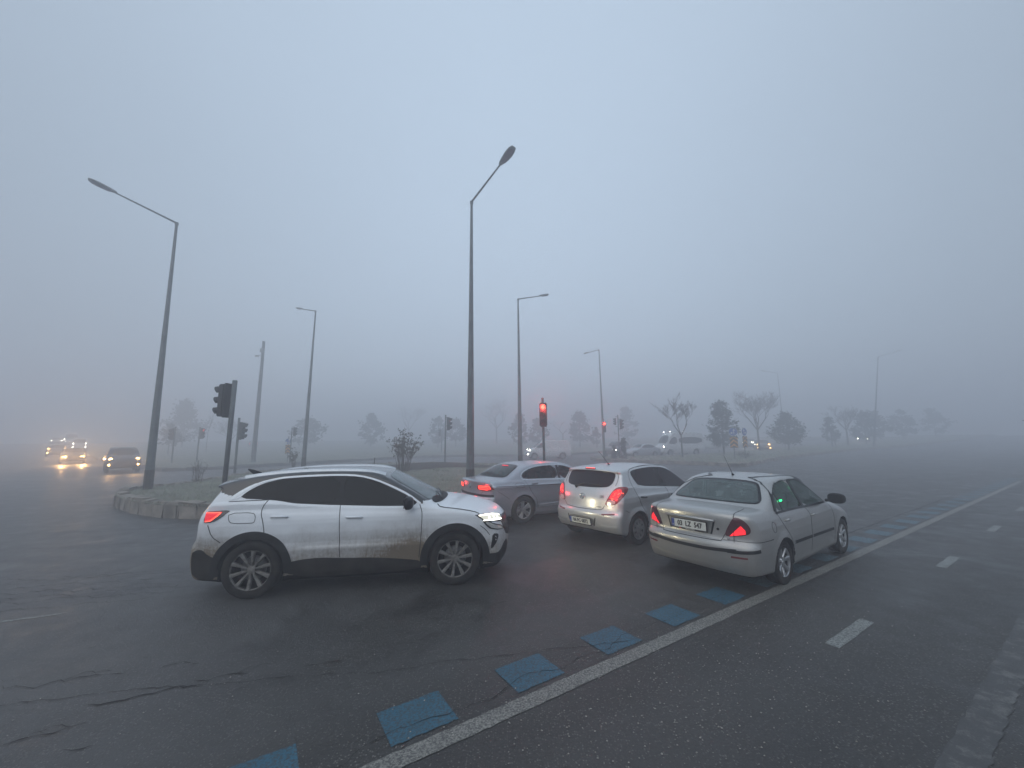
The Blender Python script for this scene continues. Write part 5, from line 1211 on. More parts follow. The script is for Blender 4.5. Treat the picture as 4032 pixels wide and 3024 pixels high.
street_lamp(52.1, 57.3, (54.6, 57.3, 14.0), (57.2, 56.2, 14.75), 'faint street lamp in the fog beyond the right-hand island, arm rising right', .13, .05)
street_lamp(43.2, 62.9, (43.2, 62.9, 12.6), (40.5, 62.9, 13.0), 'barely visible street lamp in the fog behind the bare forked tree', .10, .04)
# camera mast
root = empty('camera_mast', (-23.0, 35.34, isl_z(-23, 35.34))); tag(root, 'plain pale mast with a small camera near its top, behind the left signals', 'mast')
mb = MB(); mb.tube([(0, 0, 0), (.03, 0, 5.5), (.05, 0, 11.0)], [.20, .16, .115], 10); mb.build('pole', MAT['pole'], root)
mb = MB(); mb.tube([(.05, -.1, 9.7), (-.35, -.1, 9.62)], .03, 6); mb.box((-.42, -.1, 9.60), (.32, .14, .14), bev=.02); mb.box((.05, -.16, 10.1), (.28, .22, .36), bev=.02); mb.build('camera', MAT['lamp_head'], root)

def signal_head(root, x, y, z, ang, lit=None, dim=False, side=0, s=1.):
    """three-light head; its face looks along ang; (x, y, z) is the centre"""
    Q = T(x, y, z) @ RZ(ang + math.pi / 2) @ Matrix.Scale(s, 4)
    mb = MB(); mb.box((0, 0, 0), (.30, .17, .92), Q, bev=.025); mb.box((0, .095, 0), (.24, .03, .98), Q); hd = mb.build('signal_head', MAT['signal'], root, False)
    for k, zz in enumerate((.30, 0, -.30)):
        mb = MB(); mb.lathe([(-.088, .001), (-.106, .05), (-.104, .098), (-.086, .106)], 24, Q @ T(0, 0, zz))
        ln = mb.build('signal_lens', (MAT['signal_dim'] if dim else MAT['signal_red']) if lit == k else MAT['signal_lens'], hd, True)
        V = []; F = []; m = 16   # visor: upper two thirds of a tube cut back at the bottom
        for i in range(m + 1):
            a = math.radians(-40 + 260 * i / m); L_ = .20 * (.35 + .65 * max(0, math.sin(a) * .5 + .5))
            for rr in (.112, .118):
                V += [Q @ Vector((rr * math.cos(a), -.08, zz + rr * math.sin(a))), Q @ Vector((rr * math.cos(a), -.08 - L_, zz + rr * math.sin(a) - .01))]
        for i in range(m): b = i * 4; F += [(b, b + 1, b + 5, b + 4), (b + 2, b + 6, b + 7, b + 3), (b + 1, b + 3, b + 7, b + 5)]
        mesh_obj('visor', V, F, MAT['signal'], hd, True)
    if lit is not None and not dim:
        p = Q @ Vector((0, -.30, .30 - .3 * lit)); point('signal_glow', root, p, 70, (1, .05, .035), .07)
    return hd
def traffic_light(x, y, H, heads, label, r=.055, lean=(0, 0), group='traffic lights at the junction'):
    z0 = isl_z(x, y) - .03; root = empty('traffic_light', (x, y, z0)); tag(root, label, 'traffic light', group)
    mb = MB(); mb.tube([(0, 0, 0), (lean[0], lean[1], H)], [r, r], 12); mb.build('pole', MAT['pole'], root, True)
    for (dx, dy, z, ang, lit, *o) in heads:
        k = z / H; signal_head(root, dx + lean[0] * k, dy + lean[1] * k, z, ang, lit, abs(dx) > .1, s=(o[0] if o else 1.))
        mb = MB()
        for zz in (z + .47, z - .47): mb.tube([(lean[0] * k, lean[1] * k, zz), (dx + lean[0] * k, dy + lean[1] * k, zz)], .016, 6)
        mb.build('bracket', MAT['signal'], root, False)
    return root
PI = math.pi
traffic_light(-8.02, 11.17, 3.48, [(-.24, -.02, 2.90, PI * .97, None)], 'near dark traffic light with its visors facing left, behind the SUV roof', .062, (.03, 0))
traffic_light(-15.35, 22.1, 3.45, [(.23, -.02, 2.72, 0.02, None)], 'second traffic light from the left lamp, its visors facing right', .06, (-.02, 0))
traffic_light(-30.2, 35.3, 3.2, [(-.26, 0, 2.55, PI, None), (-.02, -.30, 2.5, -PI / 2, None)], 'faint two-headed traffic light furthest left, in front of the broad cedar', .06)
traffic_light(-28.7, 36.2, 3.2, [(.26, 0, 2.6, -.35, 0)], 'faint traffic light with a small red glow beside the broad cedar', .06)
traffic_light(-5.02, 29.6, 3.62, [(.24, -.02, 2.95, -.25, 0)], 'slim traffic light right of the rose bush, red light seen edge-on', .055)
traffic_light(1.28, 16.07, 3.42, [(-.0, -.17, 2.72, -PI / 2 - .18, 0)], 'nearest traffic light showing full red, above the blue-grey saloon roof', .05, (-.03, 0))
traffic_light(8.45, 36.5, 3.95, [(.02, -.17, 3.2, -PI / 2 - .1, 0)], 'distant traffic light showing full red beside the leaning street lamp', .055)
traffic_light(10.1, 37.6, 4.1, [(.28, 0, 3.2, 0, None), (-.28, 0, 3.45, PI, None, .7)], 'unlit traffic light with heads on both sides, right of the distant red signal', .055)
traffic_light(-10.0, 56, 3.4, [(-.26, 0, 2.8, PI, None)], 'ghostly traffic light in the fog between the rose bush and the slim signal', .07)
traffic_light(-19.9, 35.6, 3.1, [(.26, 0, 2.75, -.1, None, .8)], 'faint signal pole standing with a small chevron board', .05)

def round_sign(root, z, left, r=.33):
    Q = T(0, -.09, z); mb = MB(); mb.lathe([(0, .001), (0, r), (.02, r), (.02, .001)], 36, Q); dsc = mb.build('sign_disc', MAT['sign_white'], root, False)
    mb = MB(); mb.lathe([(-.004, .001), (-.004, r * .93)], 36, Q); mb.build('sign_face', MAT['sign_blue'], dsc, False)
    sg = -1 if left else 1; mb = MB(); t = .045
    up = [(sg * -.06 - t / 2 * 1, -.22), (sg * -.06 + t / 2, -.22), (sg * -.06 + t / 2, .08), (sg * -.06 + .10, .08), (sg * -.06, .25), (sg * -.06 - .10, .08), (sg * -.06 - t / 2, .08)]
    mb.prism(up, .006, Q @ T(0, -.009, 0))
    a = [(sg * -.04, -.10 - t / 2), (sg * .10, -.10 - t / 2), (sg * .10, -.19), (sg * .25, -.10), (sg * .10, -.01), (sg * .10, -.10 + t / 2), (sg * -.04, -.10 + t / 2)]
    mb.prism(a if sg > 0 else a[::-1], .006, Q @ T(0, -.017, 0)); mb.build('arrow', MAT['sign_white'], dsc, False)
def chevron_board(root, z, w=.62, h=.96):
    mb = MB(); mb.box((0, -.08, z), (w, .02, h), bev=.004); bd = mb.build('chevron_board', MAT['sign_black'], root, False)
    mb = MB(); 
    q = h / .96
    for k in range(3):
        zb = z - h / 2 - .06 + k * .36 * q; pts = [(-w / 2 + .01, zb), (0, zb + .26 * q), (w / 2 - .01, zb), (w / 2 - .01, zb + .17 * q), (0, zb + .43 * q), (-w / 2 + .01, zb + .17 * q)]
        pts = [(a, max(min(b, z + h / 2 - .008), z - h / 2 + .008)) for a, b in pts]; mb.prism(pts, .005, T(0, -.0935, 0))
    mb.build('yellow_chevron', MAT['sign_yellow'], bd, False)
def direction_sign(x, y, yaw, left, label):
    root = empty('road_sign', (x, y, isl_z(x, y) - .03), yaw); tag(root, label, 'road sign', 'blue direction signs over chevron boards')
    mb = MB(); mb.tube([(0, 0, 0), (0, 0, 2.72)], .034, 10); mb.build('post', MAT['pole'], root, True)
    round_sign(root, 2.34, left, .35); chevron_board(root, 1.46); return root
direction_sign(18.95, 34, -.20, True, 'blue round sign with arrows up and left, over a yellow chevron board')
direction_sign(20.45, 35, .45, False, 'blue round sign with arrows up and right, over a yellow chevron board')
root = empty('road_sign', (-20.3, 35.9, isl_z(-20.3, 35.9)), .35); tag(root, 'faded chevron board with a small blue disc at the tip of the far island', 'road sign')
mb = MB(); mb.tube([(0, 0, 0), (0, 0, 2.2)], .035, 8); mb.build('post', MAT['pole'], root); chevron_board(root, 1.15, .42, .75); round_sign(root, 1.85, True, .26)
root = empty('marker_post', (-7.5, 21.6, isl_z(-7.5, 21.6))); tag(root, 'short dark stake on the island left of the rose bush', 'post')
mb = MB(); mb.tube([(0, 0, -.05), (.01, 0, .35), (.03, 0, .62)], [.028, .026, .02], 7); mb.build('stake', MAT['bark'], root); mb = MB(); mb.tube([(.03, 0, .60), (.03, 0, .66)], [.03, .028], 7); mb.build('cap', MAT['pole_dark'], root)
# ---------------------------------------------------------------- vegetation
def branches(r, p, d, L, rad, depth, out, spread=.55, up=.12, minr=.004, kids=(2, 3), bend=.25):
    n = 3; pts = [p]; rs = [rad]; q = p.copy(); dd = d.copy()
    for i in range(n):
        dd = (dd + Vector((r.uniform(-1, 1), r.uniform(-1, 1), r.uniform(-.6, .9))) * bend * .35 + Vector((0, 0, up * .12))).normalized(); q = q + dd * L / n; pts.append(q.copy()); rs.append(max(rad * (1 - .38 * (i + 1) / n), minr))
    out.append((pts, rs, depth))
    if depth == 0: return
    for k in range(r.randint(*kids)):
        f = r.uniform(.45, 1.) if k else 1.; i = min(int(f * n), n); st = pts[i]
        ax = Vector((r.uniform(-1, 1), r.uniform(-1, 1), r.uniform(-.2, .5))).normalized(); nd = (dd * (1 - spread * .5) + ax * spread + Vector((0, 0, up))).normalized()
        branches(r, st, nd, L * r.uniform(.62, .86), rs[i] * r.uniform(.55, .78), depth - 1, out, spread, up, minr, kids, bend)
def leaf_cloud(r, pts, size, n_per, jitter, V, F):
    for p in pts:
        for _ in range(n_per):
            c = Vector(p) + Vector((r.gauss(0, jitter), r.gauss(0, jitter), r.gauss(0, jitter * .8))); a = Vector((r.uniform(-1, 1), r.uniform(-1, 1), r.uniform(-1, 1))).normalized(); b = a.orthogonal().normalized(); s = size * r.uniform(.5, 1.4)
            k = len(V); V += [c - a * s, c + b * s * .55, c + a * s, c - b * s * .55]; F.append((k, k + 1, k + 2, k + 3))
def bare_tree(x, y, H, label, seed, group='bare trees on the islands', fork=2, trunk=.30, depth=5, rad=.09, spread=.5, leaves=0, lean=(0, 0), name='bare_tree', minr=.011, kids=(2, 3)):
    r = random.Random(seed); root = empty(name, (x, y, isl_z(x, y) - .05)); tag(root, label, 'tree', group)
    t = Vector((lean[0], lean[1], 1)).normalized(); out = []
    mb = MB(); mb.tube([(0, 0, 0), t * H * trunk * .5, t * H * trunk], [rad * 1.25, rad, rad * .85], 8); mb.build('trunk', MAT['bark'], root, True)
    for k in range(fork):
        a = 2 * PI * k / fork + r.uniform(-.3, .3); d = Vector((math.cos(a) * spread * .9, math.sin(a) * spread * .6, 1)).normalized()
        branches(r, t * H * trunk * .98, d, H * .31, rad * .72, depth, out, spread * .85, .12, minr, kids)
    mb = MB(); tips = []
    zmax = max(p.z for P, R, d in out for p in P); sc = (H * (1 - trunk)) / max(zmax - H * trunk, .1)
    for P, R, d in out:
        P = [Vector((p.x * sc * 1.45, p.y * sc * 1.2, H * trunk + (p.z - H * trunk) * sc)) for p in P]
        mb.tube(P, R, 5 if d > 2 else 3, False); 
        if d <= 1: tips += [P[-1], P[-2]]
    mb.build('crown', MAT['twig'], root, False)
    if leaves:
        V = []; F = []; leaf_cloud(r, [p for p in tips if r.random() < leaves], .05, 3, .09, V, F); mesh_obj('leaves', V, F, MAT['leaf_dry'], root, False)
    return root
def leafy_tree(x, y, H, R, label, seed, prof, name='evergreen_tree', group='evergreen trees', trunk=.18, n=900, leaf=.085, rad=.09, twotrunk=False, clump=.26):
    """crown of many small leaf clumps spread through a volume of revolution; prof: (height fraction, radius fraction)"""
    r = random.Random(seed); root = empty(name, (x, y, isl_z(x, y) - .05)); tag(root, label, 'tree', group)
    mb = MB(); mb.tube([(0, 0, 0), (.03, 0, H * trunk), (0, 0, H * .8)], [rad * 1.2, rad, rad * .3], 7)
    if twotrunk: mb.tube([(.5 * R, 0, 0), (.3 * R, 0, H * trunk * 1.6)], [rad * .8, rad * .6], 6)
    for k in range(14):
        z = H * r.uniform(trunk, .8); a = r.uniform(0, 6.28); q = np.interp(z / H, *zip(*prof)) * R * .8; mb.tube([(0, 0, z), (q * math.cos(a), q * math.sin(a), z + q * r.uniform(-.1, .4))], [rad * .35, .01], 4, False)
    mb.build('trunk', MAT['bark'], root, False)
    pts = []; ph = [r.uniform(0, 6.28) for _ in range(6)]
    for _ in range(n):
        zf = r.uniform(trunk * .9, 1.) ** 1.0; a = r.uniform(0, 6.28); lump = .92 + .16 * math.sin(3 * a + ph[0] + zf * 7) + .12 * math.sin(5 * a + ph[1] - zf * 13) + .10 * math.sin(zf * 31 + ph[2])
        q = np.interp(zf, *zip(*prof)) * R * lump; rr = q * r.uniform(.2, 1.) ** .5; pts.append((rr * math.cos(a), rr * math.sin(a), zf * H))
    # foliage gathers in clumps of uneven size, with stray sprays past the outline
    cen = [Vector(p) for p in pts[:max(34, n // 8)]]; pts2 = []
    for c in cen:
        s_ = r.uniform(.06, .15) * R + .04; m_ = int(n * 1.35 / len(cen) * r.uniform(.5, 1.5)); fl = r.uniform(.4, .9)
        for _ in range(m_): pts2.append((c.x + r.gauss(0, s_), c.y + r.gauss(0, s_), c.z + r.gauss(0, s_ * fl)))
        if r.random() < .35:
            o = Vector((c.x, c.y, 0)); o = (o.normalized() if o.length > .01 else Vector((1, 0, 0))) * r.uniform(.1, .22) * R
            pts2 += [(c.x + o.x * k_ / 4, c.y + o.y * k_ / 4, c.z + k_ * .05) for k_ in range(1, 5)]
    V = []; F = []; leaf_cloud(r, pts2, leaf, 6, clump * .22, V, F); mesh_obj('crown', V, F, MAT['leaf_dark'], root, False); return root
EGG = [(.15, .25), (.28, .85), (.40, 1.), (.55, .88), (.72, .60), (.84, .36), (.92, .30), (1., .08)]
ROUND = [(.15, .2), (.28, .7), (.42, 1.), (.60, .92), (.78, .62), (.92, .25), (1., .05)]
CONE = [(.1, .5), (.2, 1.), (.4, .8), (.6, .55), (.8, .32), (1., .04)]
CEDAR = [(.18, .6), (.25, 1.), (.55, .85), (.60, .35), (.75, .28), (.9, .14), (1., .02)]
G3 = 'trees on the right-hand island'
bare_tree(16.2, 38, 6.3, 'bare young tree forking low, just left of the dark egg-shaped evergreen', 21, G3, 3, .34, 6, .075, .50)
leafy_tree(22.3, 42, 5.6, 1.62, 'dark egg-shaped evergreen behind the two blue direction signs', 22, EGG, group=G3, trunk=.20, n=1500, leaf=.07)
bare_tree(32.6, 52.5, 8.3, 'wide bare tree with a few dry leaves, right of the direction signs', 23, G3, 4, .33, 6, .12, .60, .35)
leafy_tree(34.9, 50.2, 4.6, 2.0, 'rounded dark evergreen right of the wide bare tree', 24, ROUND, group=G3, trunk=.22, n=1500, leaf=.085)
leafy_tree(48.3, 60, 4.3, 1.15, 'small pale evergreen beside the distant white headlights', 25, EGG, group=G3, trunk=.2, n=500, leaf=.11, twotrunk=True)
bare_tree(52.6, 62.2, 6.6, 'faint broad bare tree fading in the fog beside the faint street lamp', 26, G3, 4, .36, 6, .12, .60)
leafy_tree(57.1, 64, 5.2, 1.9, 'faint rounded evergreen behind the distant white headlights', 27, EGG, group=G3, trunk=.2, n=700, leaf=.12)
for k, (px, D, H_, R_) in enumerate(((66, 72, 5.6, 2.4), (78, 79, 5.6, 2.6), (92, 86, 5.8, 2.8))):
    leafy_tree(px, D, H_, R_, ('ghostly evergreen just right of the faint street lamp', 'ghostly evergreen second to the right of the faint street lamp', 'ghostly evergreen fading furthest right in the fog')[k], 30 + k, EGG, group='fog-bound trees on the right', n=460, leaf=.2)
bare_tree(29.5, 21.6, 4.3, 'bare branch tips reaching in from beyond the right edge', 35, 'roadside trees', 3, .38, 5, .10, .7)
G2 = 'trees beyond the far island kerb'
def at_px(px, D): return (px - 1106) / 846 * D
leafy_tree(at_px(400, 73.9), 73.9, 8.71, 3.96, 'broad cedar with a narrow spire, beyond the left signals', 41, CEDAR, 'cedar_tree', G2, trunk=.2, n=1100, leaf=0.156, rad=.14)
leafy_tree(at_px(372, 52.8), 52.8, 3.83, 1.25, 'small round-headed tree on two thin stems below the broad cedar', 42, ROUND, 'young_tree', G2, trunk=.35, n=420, leaf=0.091, rad=.05, twotrunk=True)
bare_tree(at_px(453, 58.1), 58.1, 6.07, 'thin bare sapling between the cedar and the near signals', 43, G2, 1, .5, 3, .045, .30)
bare_tree(at_px(503, 68.6), 68.6, 5.41, 'low bare tree with a wide fan of twigs behind the near signals', 44, G2, 3, .30, 6, .09, .75)
leafy_tree(at_px(668, 72.6), 72.6, 5.54, 2.90, 'faint bushy tree right of the street lamp behind the SUV', 45, ROUND, 'faint_tree', G2, trunk=.22, n=600, leaf=0.156)
leafy_tree(at_px(803, 81.8), 81.8, 6.86, 2.64, 'faint evergreen above the SUV windscreen', 46, EGG, 'faint_tree', G2, trunk=.15, n=600, leaf=0.182)
bare_tree(at_px(884, 92.4), 92.4, 9.77, 'faint tall bare tree above the rose bush', 47, G2, 3, .35, 5, .12, .5)
leafy_tree(at_px(947, 79.2), 79.2, 6.07, 1.98, 'faint narrow evergreen left of the slim signal', 48, EGG, 'faint_tree', G2, trunk=.2, n=420, leaf=0.169)
leafy_tree(at_px(985, 81.8), 81.8, 5.54, 2.51, 'faint rounded evergreen right of the slim signal', 49, ROUND, 'faint_tree', G2, trunk=.3, n=520, leaf=0.169)
bare_tree(at_px(1072, 97.7), 97.7, 11.35, 'faint large bare tree right of the nearest street lamp', 50, G2, 4, .34, 5, .17, .7, .9)
leafy_tree(at_px(1122, 73.9), 73.9, 6.34, 1.98, 'faint evergreen behind the street lamp by the red signal', 51, EGG, 'faint_tree', G2, trunk=.18, n=520, leaf=0.156)
leafy_tree(at_px(1160, 75.2), 75.2, 5.28, 2.38, 'faint spreading evergreen behind the white van bonnet', 52, CONE, 'faint_tree', G2, trunk=.18, n=520, leaf=0.156)
bare_tree(at_px(1214, 79.2), 79.2, 5.81, 'faint V-shaped bare tree above the white van', 53, G2, 2, .42, 4, .10, .6)
leafy_tree(at_px(1250, 76.6), 76.6, 6.6, 2.51, 'faint evergreen above the rear of the white van', 54, EGG, 'faint_tree', G2, trunk=.2, n=700, leaf=0.156)
leafy_tree(at_px(1286, 71.3), 71.3, 3.43, 1.12, 'small round shrub-like tree left of the distant red signal', 55, ROUND, 'young_tree', G2, trunk=.25, n=260, leaf=0.117)
leafy_tree(at_px(1352, 92.4), 92.4, 8.32, 2.90, 'faint tall evergreen above the dark pickup', 56, EGG, 'faint_tree', G2, trunk=.15, n=500, leaf=0.208)
for px, D, H_, R_, lb in ((1342, 36.8, 1.95, .26, 'dark narrow shrub in front of the dark pickup'), (1322, 37.2, 1.2, .20, 'smaller dark shrub by the pickup headlight')):
    x = at_px(px, D); root = leafy_tree(x, D, H_, R_, lb, int(px), [(0, .7), (.3, 1.), (.7, .8), (.9, .7), (1., .3)], 'shrub', 'dark shrubs on the island tip', trunk=.02, n=260, leaf=.05, rad=.02, clump=.1); root['category'] = 'shrub'
# rose bush on the near island
def rose_bush(x, y, H, W, n, label, seed, leaf=.6, cat='bush'):
    r = random.Random(seed); root = empty('bush', (x, y, isl_z(x, y) - .04)); tag(root, label, cat); mb = MB(); tips = []
    for k in range(n):
        a = r.uniform(0, 6.28); b = r.uniform(0, .13); b *= 1.6; o = Vector((math.cos(a) * b * W, math.sin(a) * b, 0)); t = a; s = r.uniform(.15, 1.)
        e = Vector((math.cos(t) * W * .5 * s, math.sin(t) * W * .35 * s, H * r.uniform(.6, 1.) * (1.08 - .28 * s))); m = o * .5 + e * .5 + Vector((0, 0, H * .08)); m.x *= .85; m.y *= .85
        P = [o, (o + m) / 2, m, (m + e) / 2 + Vector((r.uniform(-.04, .04), 0, .02)), e]; mb.tube(P, [.012, .010, .008, .006, .004], 4, False)
        for i in (2, 3, 4):
            for _ in range(2):
                q = P[i] + Vector((r.uniform(-1, 1), r.uniform(-1, 1), r.uniform(.1, 1.1))) * .16; mb.tube([P[i], q], [.005, .003], 3, False); tips += [q, (q + P[i]) / 2]
        tips += [P[3], P[4]]
    mb.build('stems', MAT['twig'], root, False)
    V = []; F = []; leaf_cloud(r, [p for p in tips if r.random() < leaf], .042, 3, .035, V, F); mesh_obj('leaves', V, F, MAT['leaf_dry'], root, False); return root
rose_bush(at_px(874, 20.6), 20.6, 2.1, 1.95, 44, 'leggy rose bush with dry leaves on the near island', 61, .75)
rose_bush(at_px(440, 17.6), 17.6, .95, .9, 16, 'small leafless bush on the island behind the SUV tail', 62, .0)
rose_bush(at_px(642, 25), 25, 1.35, .7, 12, 'sparse upright stems just above the SUV roof fin', 63, .5)
rose_bush(at_px(1600, 35.8), 35.8, .5, 2.0, 22, 'low scrubby weeds at the foot of the direction signs', 64, .3)
# ---------------------------------------------------------------- vehicles out in the fog
MAT['far_white'] = paint('van_white', (.60, .62, .63), 0, .35, .35, .5); MAT['far_silver'] = paint('far_silver', (.42, .44, .46), .5, .35, .3, .5); MAT['far_dark'] = paint('far_dark', (.05, .055, .065), .3, .35, .4, .5)
MAT['far_glass'] = simple('far_glass', (.03, .035, .04), .15)
MAT['warm_lamp'] = emitter('warm_headlight', (1., .62, .22), 20.); MAT['white_lamp'] = emitter('white_headlight', (1., .95, .80), 50.); MAT['roof_lamp'] = emitter('marker_light', (.95, .98, 1.), 14.)
MAT['dim_red'] = emitter('dim_red_lamp', (1., .12, .12), 3.)
BASE = dict(rw=.32, ra=.37, tyre=.32, tw=.2, track=.76, bow=[(-1.2, -.2), (-.4, -.1), (.6, 0), (1.2, 0), (1.7, .14), (2.4, .16), (3.6, .34)], crown=[(-1, .04), (4, .05)], sect=[(.18, .9), (.35, .97), (.6, 1.), (.85, 1.), (1.0, .97), (1.1, .95), (3, .95)], belt=[(-1, 1.02), (4, .95)], tumble=.36, flare=.015, k=.08)
SPEC['far_saloon'] = dict(BASE, wb=2.65, profile=[(-.9, .3), (-.98, .5), (-.95, .9), (-.8, 1.02), (-.45, 1.06), (.05, 1.34), (.4, 1.43), (.9, 1.45), (1.3, 1.42), (1.7, 1.24), (2.1, 1.02), (2.6, .93), (3.1, .82), (3.4, .66), (3.45, .42), (3.3, .22), (2, .18), (-.5, .2)], plan=[(-1, .82), (0, .87), (2, .87), (3.4, .8)])
SPEC['far_hatch'] = dict(BASE, wb=2.55, profile=[(-.62, .3), (-.72, .55), (-.70, .95), (-.5, 1.25), (-.35, 1.42), (.2, 1.50), (.9, 1.51), (1.35, 1.44), (1.8, 1.22), (2.2, 1.02), (2.7, .94), (3.1, .80), (3.25, .6), (3.25, .36), (3.0, .22), (2, .18), (-.4, .22)], plan=[(-1, .82), (0, .86), (2, .86), (3.2, .79)])
SPEC['far_suv'] = dict(BASE, wb=2.75, rw=.37, ra=.43, tyre=.37, profile=[(-.8, .35), (-.92, .7), (-.9, 1.1), (-.75, 1.45), (-.6, 1.66), (.2, 1.74), (1.1, 1.73), (1.5, 1.62), (1.95, 1.28), (2.2, 1.16), (3.0, 1.08), (3.45, .98), (3.6, .7), (3.58, .4), (3.3, .28), (2, .26), (-.4, .3)], plan=[(-1, .86), (0, .92), (2, .92), (3.6, .85)], belt=[(-1, 1.18), (4, 1.1)])
SPEC['far_van'] = dict(BASE, wb=3.0, rw=.34, ra=.40, tyre=.34, track=.84, k=.10, tumble=.12, profile=[(-.9, .32), (-1.0, .6), (-1.0, 1.2), (-.94, 1.80), (-.85, 1.93), (0, 1.97), (1.6, 1.96), (2.15, 1.88), (2.5, 1.62), (2.95, 1.28), (3.15, 1.14), (3.6, 1.0), (3.85, .82), (3.9, .5), (3.8, .28), (2.5, .22), (-.5, .25)], plan=[(-1, .92), (0, .96), (2.4, .96), (3.2, .94), (3.9, .84)], belt=[(-1, 1.15), (4, 1.1)], bow=[(-1, -.06), (1, 0), (2, .08), (3, .16), (3.9, .34)])
SPEC['far_minibus'] = dict(BASE, wb=3.6, rw=.36, ra=.43, tyre=.36, track=.86, k=.12, tumble=.08, profile=[(-1.2, .35), (-1.35, .7), (-1.34, 1.6), (-1.25, 2.45), (-1.1, 2.62), (0, 2.72), (2.6, 2.72), (3.1, 2.62), (3.5, 2.30), (3.85, 1.75), (4.1, 1.32), (4.35, 1.22), (4.7, 1.05), (4.8, .75), (4.78, .4), (4.5, .28), (3, .25), (-.8, .3)], plan=[(-1.4, .95), (0, 1.0), (3, 1.0), (4, .96), (4.8, .86)], belt=[(-1.4, 1.25), (5, 1.2)], bow=[(-1.4, -.08), (1, 0), (3, .08), (4, .18), (4.8, .36)])
FAR = {}
def far_car(key, x, y, yaw, mat, label, group=None, name='car', cat='car', lamps=None, lw=.62, lz=.70, front=True, warm=False, glow=0., fog=True, windows=None, res=.055, extra=None):
    sp = SPEC[key]; z = float(gz(x, y)); root = empty(name, (x, y, z), yaw); tag(root, label, cat, group)
    if (key, 'b') not in FAR:
        B = Body(sp); p = np.array(sp['profile']); lo = p.min(0) - .1; hi = p.max(0) + .1; FAR[(key, 'b')] = (B, surface_net(lambda a, b, c: B(a, b, c), (lo[0], 0, lo[1]), (hi[0], 1.15, hi[1]), res))
    B, (V, Q) = FAR[(key, 'b')]; mesh_obj('body', V, Q, mat, root, True, B.normal(V))
    wins = windows or []
    for ax, pts in wins:
        for s in ((-1, 1) if ax == 'S' else (-1,)): put(B, root, 'window' if ax == 'S' else 'windscreen', MAT['far_glass'], ax, pts, s, off=.012, cell=.15, skirt=.03)
    for ax in (0, sp['wb']):
        for s in (-1, 1):
            M_ = T(ax, s * sp['track'], sp['tyre']) @ (RZ(PI) if s > 0 else Matrix()); mb = MB(); r = sp['tyre']
            mb.lathe([(-.09, r * .62), (-.11, r * .8), (-.09, r * .98), (.09, r), (.1, .3 * r)], 20, M_); w = mb.build('wheel', MAT['tyre'], root, True)
            mb = MB(); mb.lathe([(-.092, r * .62), (-.075, r * .5), (-.085, .01)], 16, M_); mb.build('rim', MAT['cover_grey'], w, True)
    xf = np.array(sp['profile'])[:, 0].max(); lm = MAT['warm_lamp'] if warm else MAT['white_lamp']
    if lamps:
        for s in (-1, 1):
            for (w_, z_, r_) in lamps:
                m = frame_at(B, 'F', s * w_, z_, off=.02); m = Matrix.Translation(m.translation) @ RZ(PI / 2); mb = MB(); mb.lathe([(0, .001), (-.0, r_), (.05, r_ * 1.1)], 14, m); mb.build('headlight' if z_ > .5 else 'fog_lamp', lm, root, False)
            if glow:
                w_, z_ = lamps[0][:2]; spot('headlight_beam', root, (xf + .12, s * w_, z_), (1, 0, -.05), glow, (1, .55, .20) if warm else (1, .93, .76), 120, .08, 1.)
    if extra: extra(root, B)
    return root
W_SAL = [('S', [(-.1, 1.02), (.2, 1.3), (.8, 1.38), (1.3, 1.34), (1.95, 1.02)]), ('F', mirror_poly([(0, 1.40), (.5, 1.36), (.66, 1.05), (0, 1.08)])), ]
W_HAT = [('S', [(-.2, 1.12), (0, 1.38), (.8, 1.44), (1.35, 1.38), (2.0, 1.05)]), ('F', mirror_poly([(0, 1.44), (.5, 1.40), (.66, 1.05), (0, 1.08)]))]
W_SUV = [('S', [(-.5, 1.22), (-.35, 1.58), (.8, 1.66), (1.4, 1.58), (1.95, 1.2)]), ('F', mirror_poly([(0, 1.66), (.55, 1.60), (.72, 1.2), (0, 1.22)]))]
W_VAN = [('S', [(2.02, 1.20), (2.02, 1.72), (2.22, 1.72), (2.62, 1.42), (2.85, 1.20)]), ('F', mirror_poly([(0, 1.84), (.62, 1.78), (.78, 1.22), (0, 1.26)]))]
W_MIN = [('S', [(-1.0, 1.38), (-1.0, 2.10), (2.35, 2.12), (2.35, 1.38)]), ('S', [(2.6, 1.35), (2.6, 2.15), (3.2, 2.12), (3.65, 1.6), (3.72, 1.35)]), ('F', mirror_poly([(0, 2.36), (.68, 2.28), (.82, 1.42), (0, 1.44)]))]
far_car('far_van', 5.15, 42.6, PI + .12, MAT['far_white'], 'white panel van with lit headlights crossing behind the red signal', name='van', cat='van', lamps=[(.74, .93, .085), (.78, .55, .05)], windows=W_VAN, glow=25)
def bus_extra(root, B):
    mb = MB(); mb.box((2.4, 0, 2.78), (.9, .8, .16), bev=.06); mb.build('roof_unit', MAT['far_white'], root, True)
    for i, (a, b) in enumerate(((3.2, .55), (3.2, -.55), (1.6, .85))):
        mb = MB(); mb.box((a, b, 2.76), (.10, .10, .06)); mb.build('marker_light', MAT['roof_lamp'], root, False)
far_car('far_minibus', 21.3, 47.6, PI + .30, MAT['far_white'], 'white high-roofed minibus with one bright headlight, behind the bare young tree', name='minibus', cat='minibus', lamps=[(.74, .95, .11)], windows=W_MIN, glow=25, extra=bus_extra)
far_car('far_saloon', 15.4, 44.6, PI + .38, MAT['far_silver'], 'unlit silver saloon between the pickup and the minibus', windows=W_SAL)
far_car('far_suv', 12.9, 47.3, PI + .95, MAT['far_dark'], 'dark off-roader with pale roof and round headlights behind the dark shrubs', windows=W_SUV, lamps=[(.62, .80, .10)], glow=25)
GL = 'oncoming cars in the fog on the left'
def toward(x, y): return math.atan2(-y, -x)
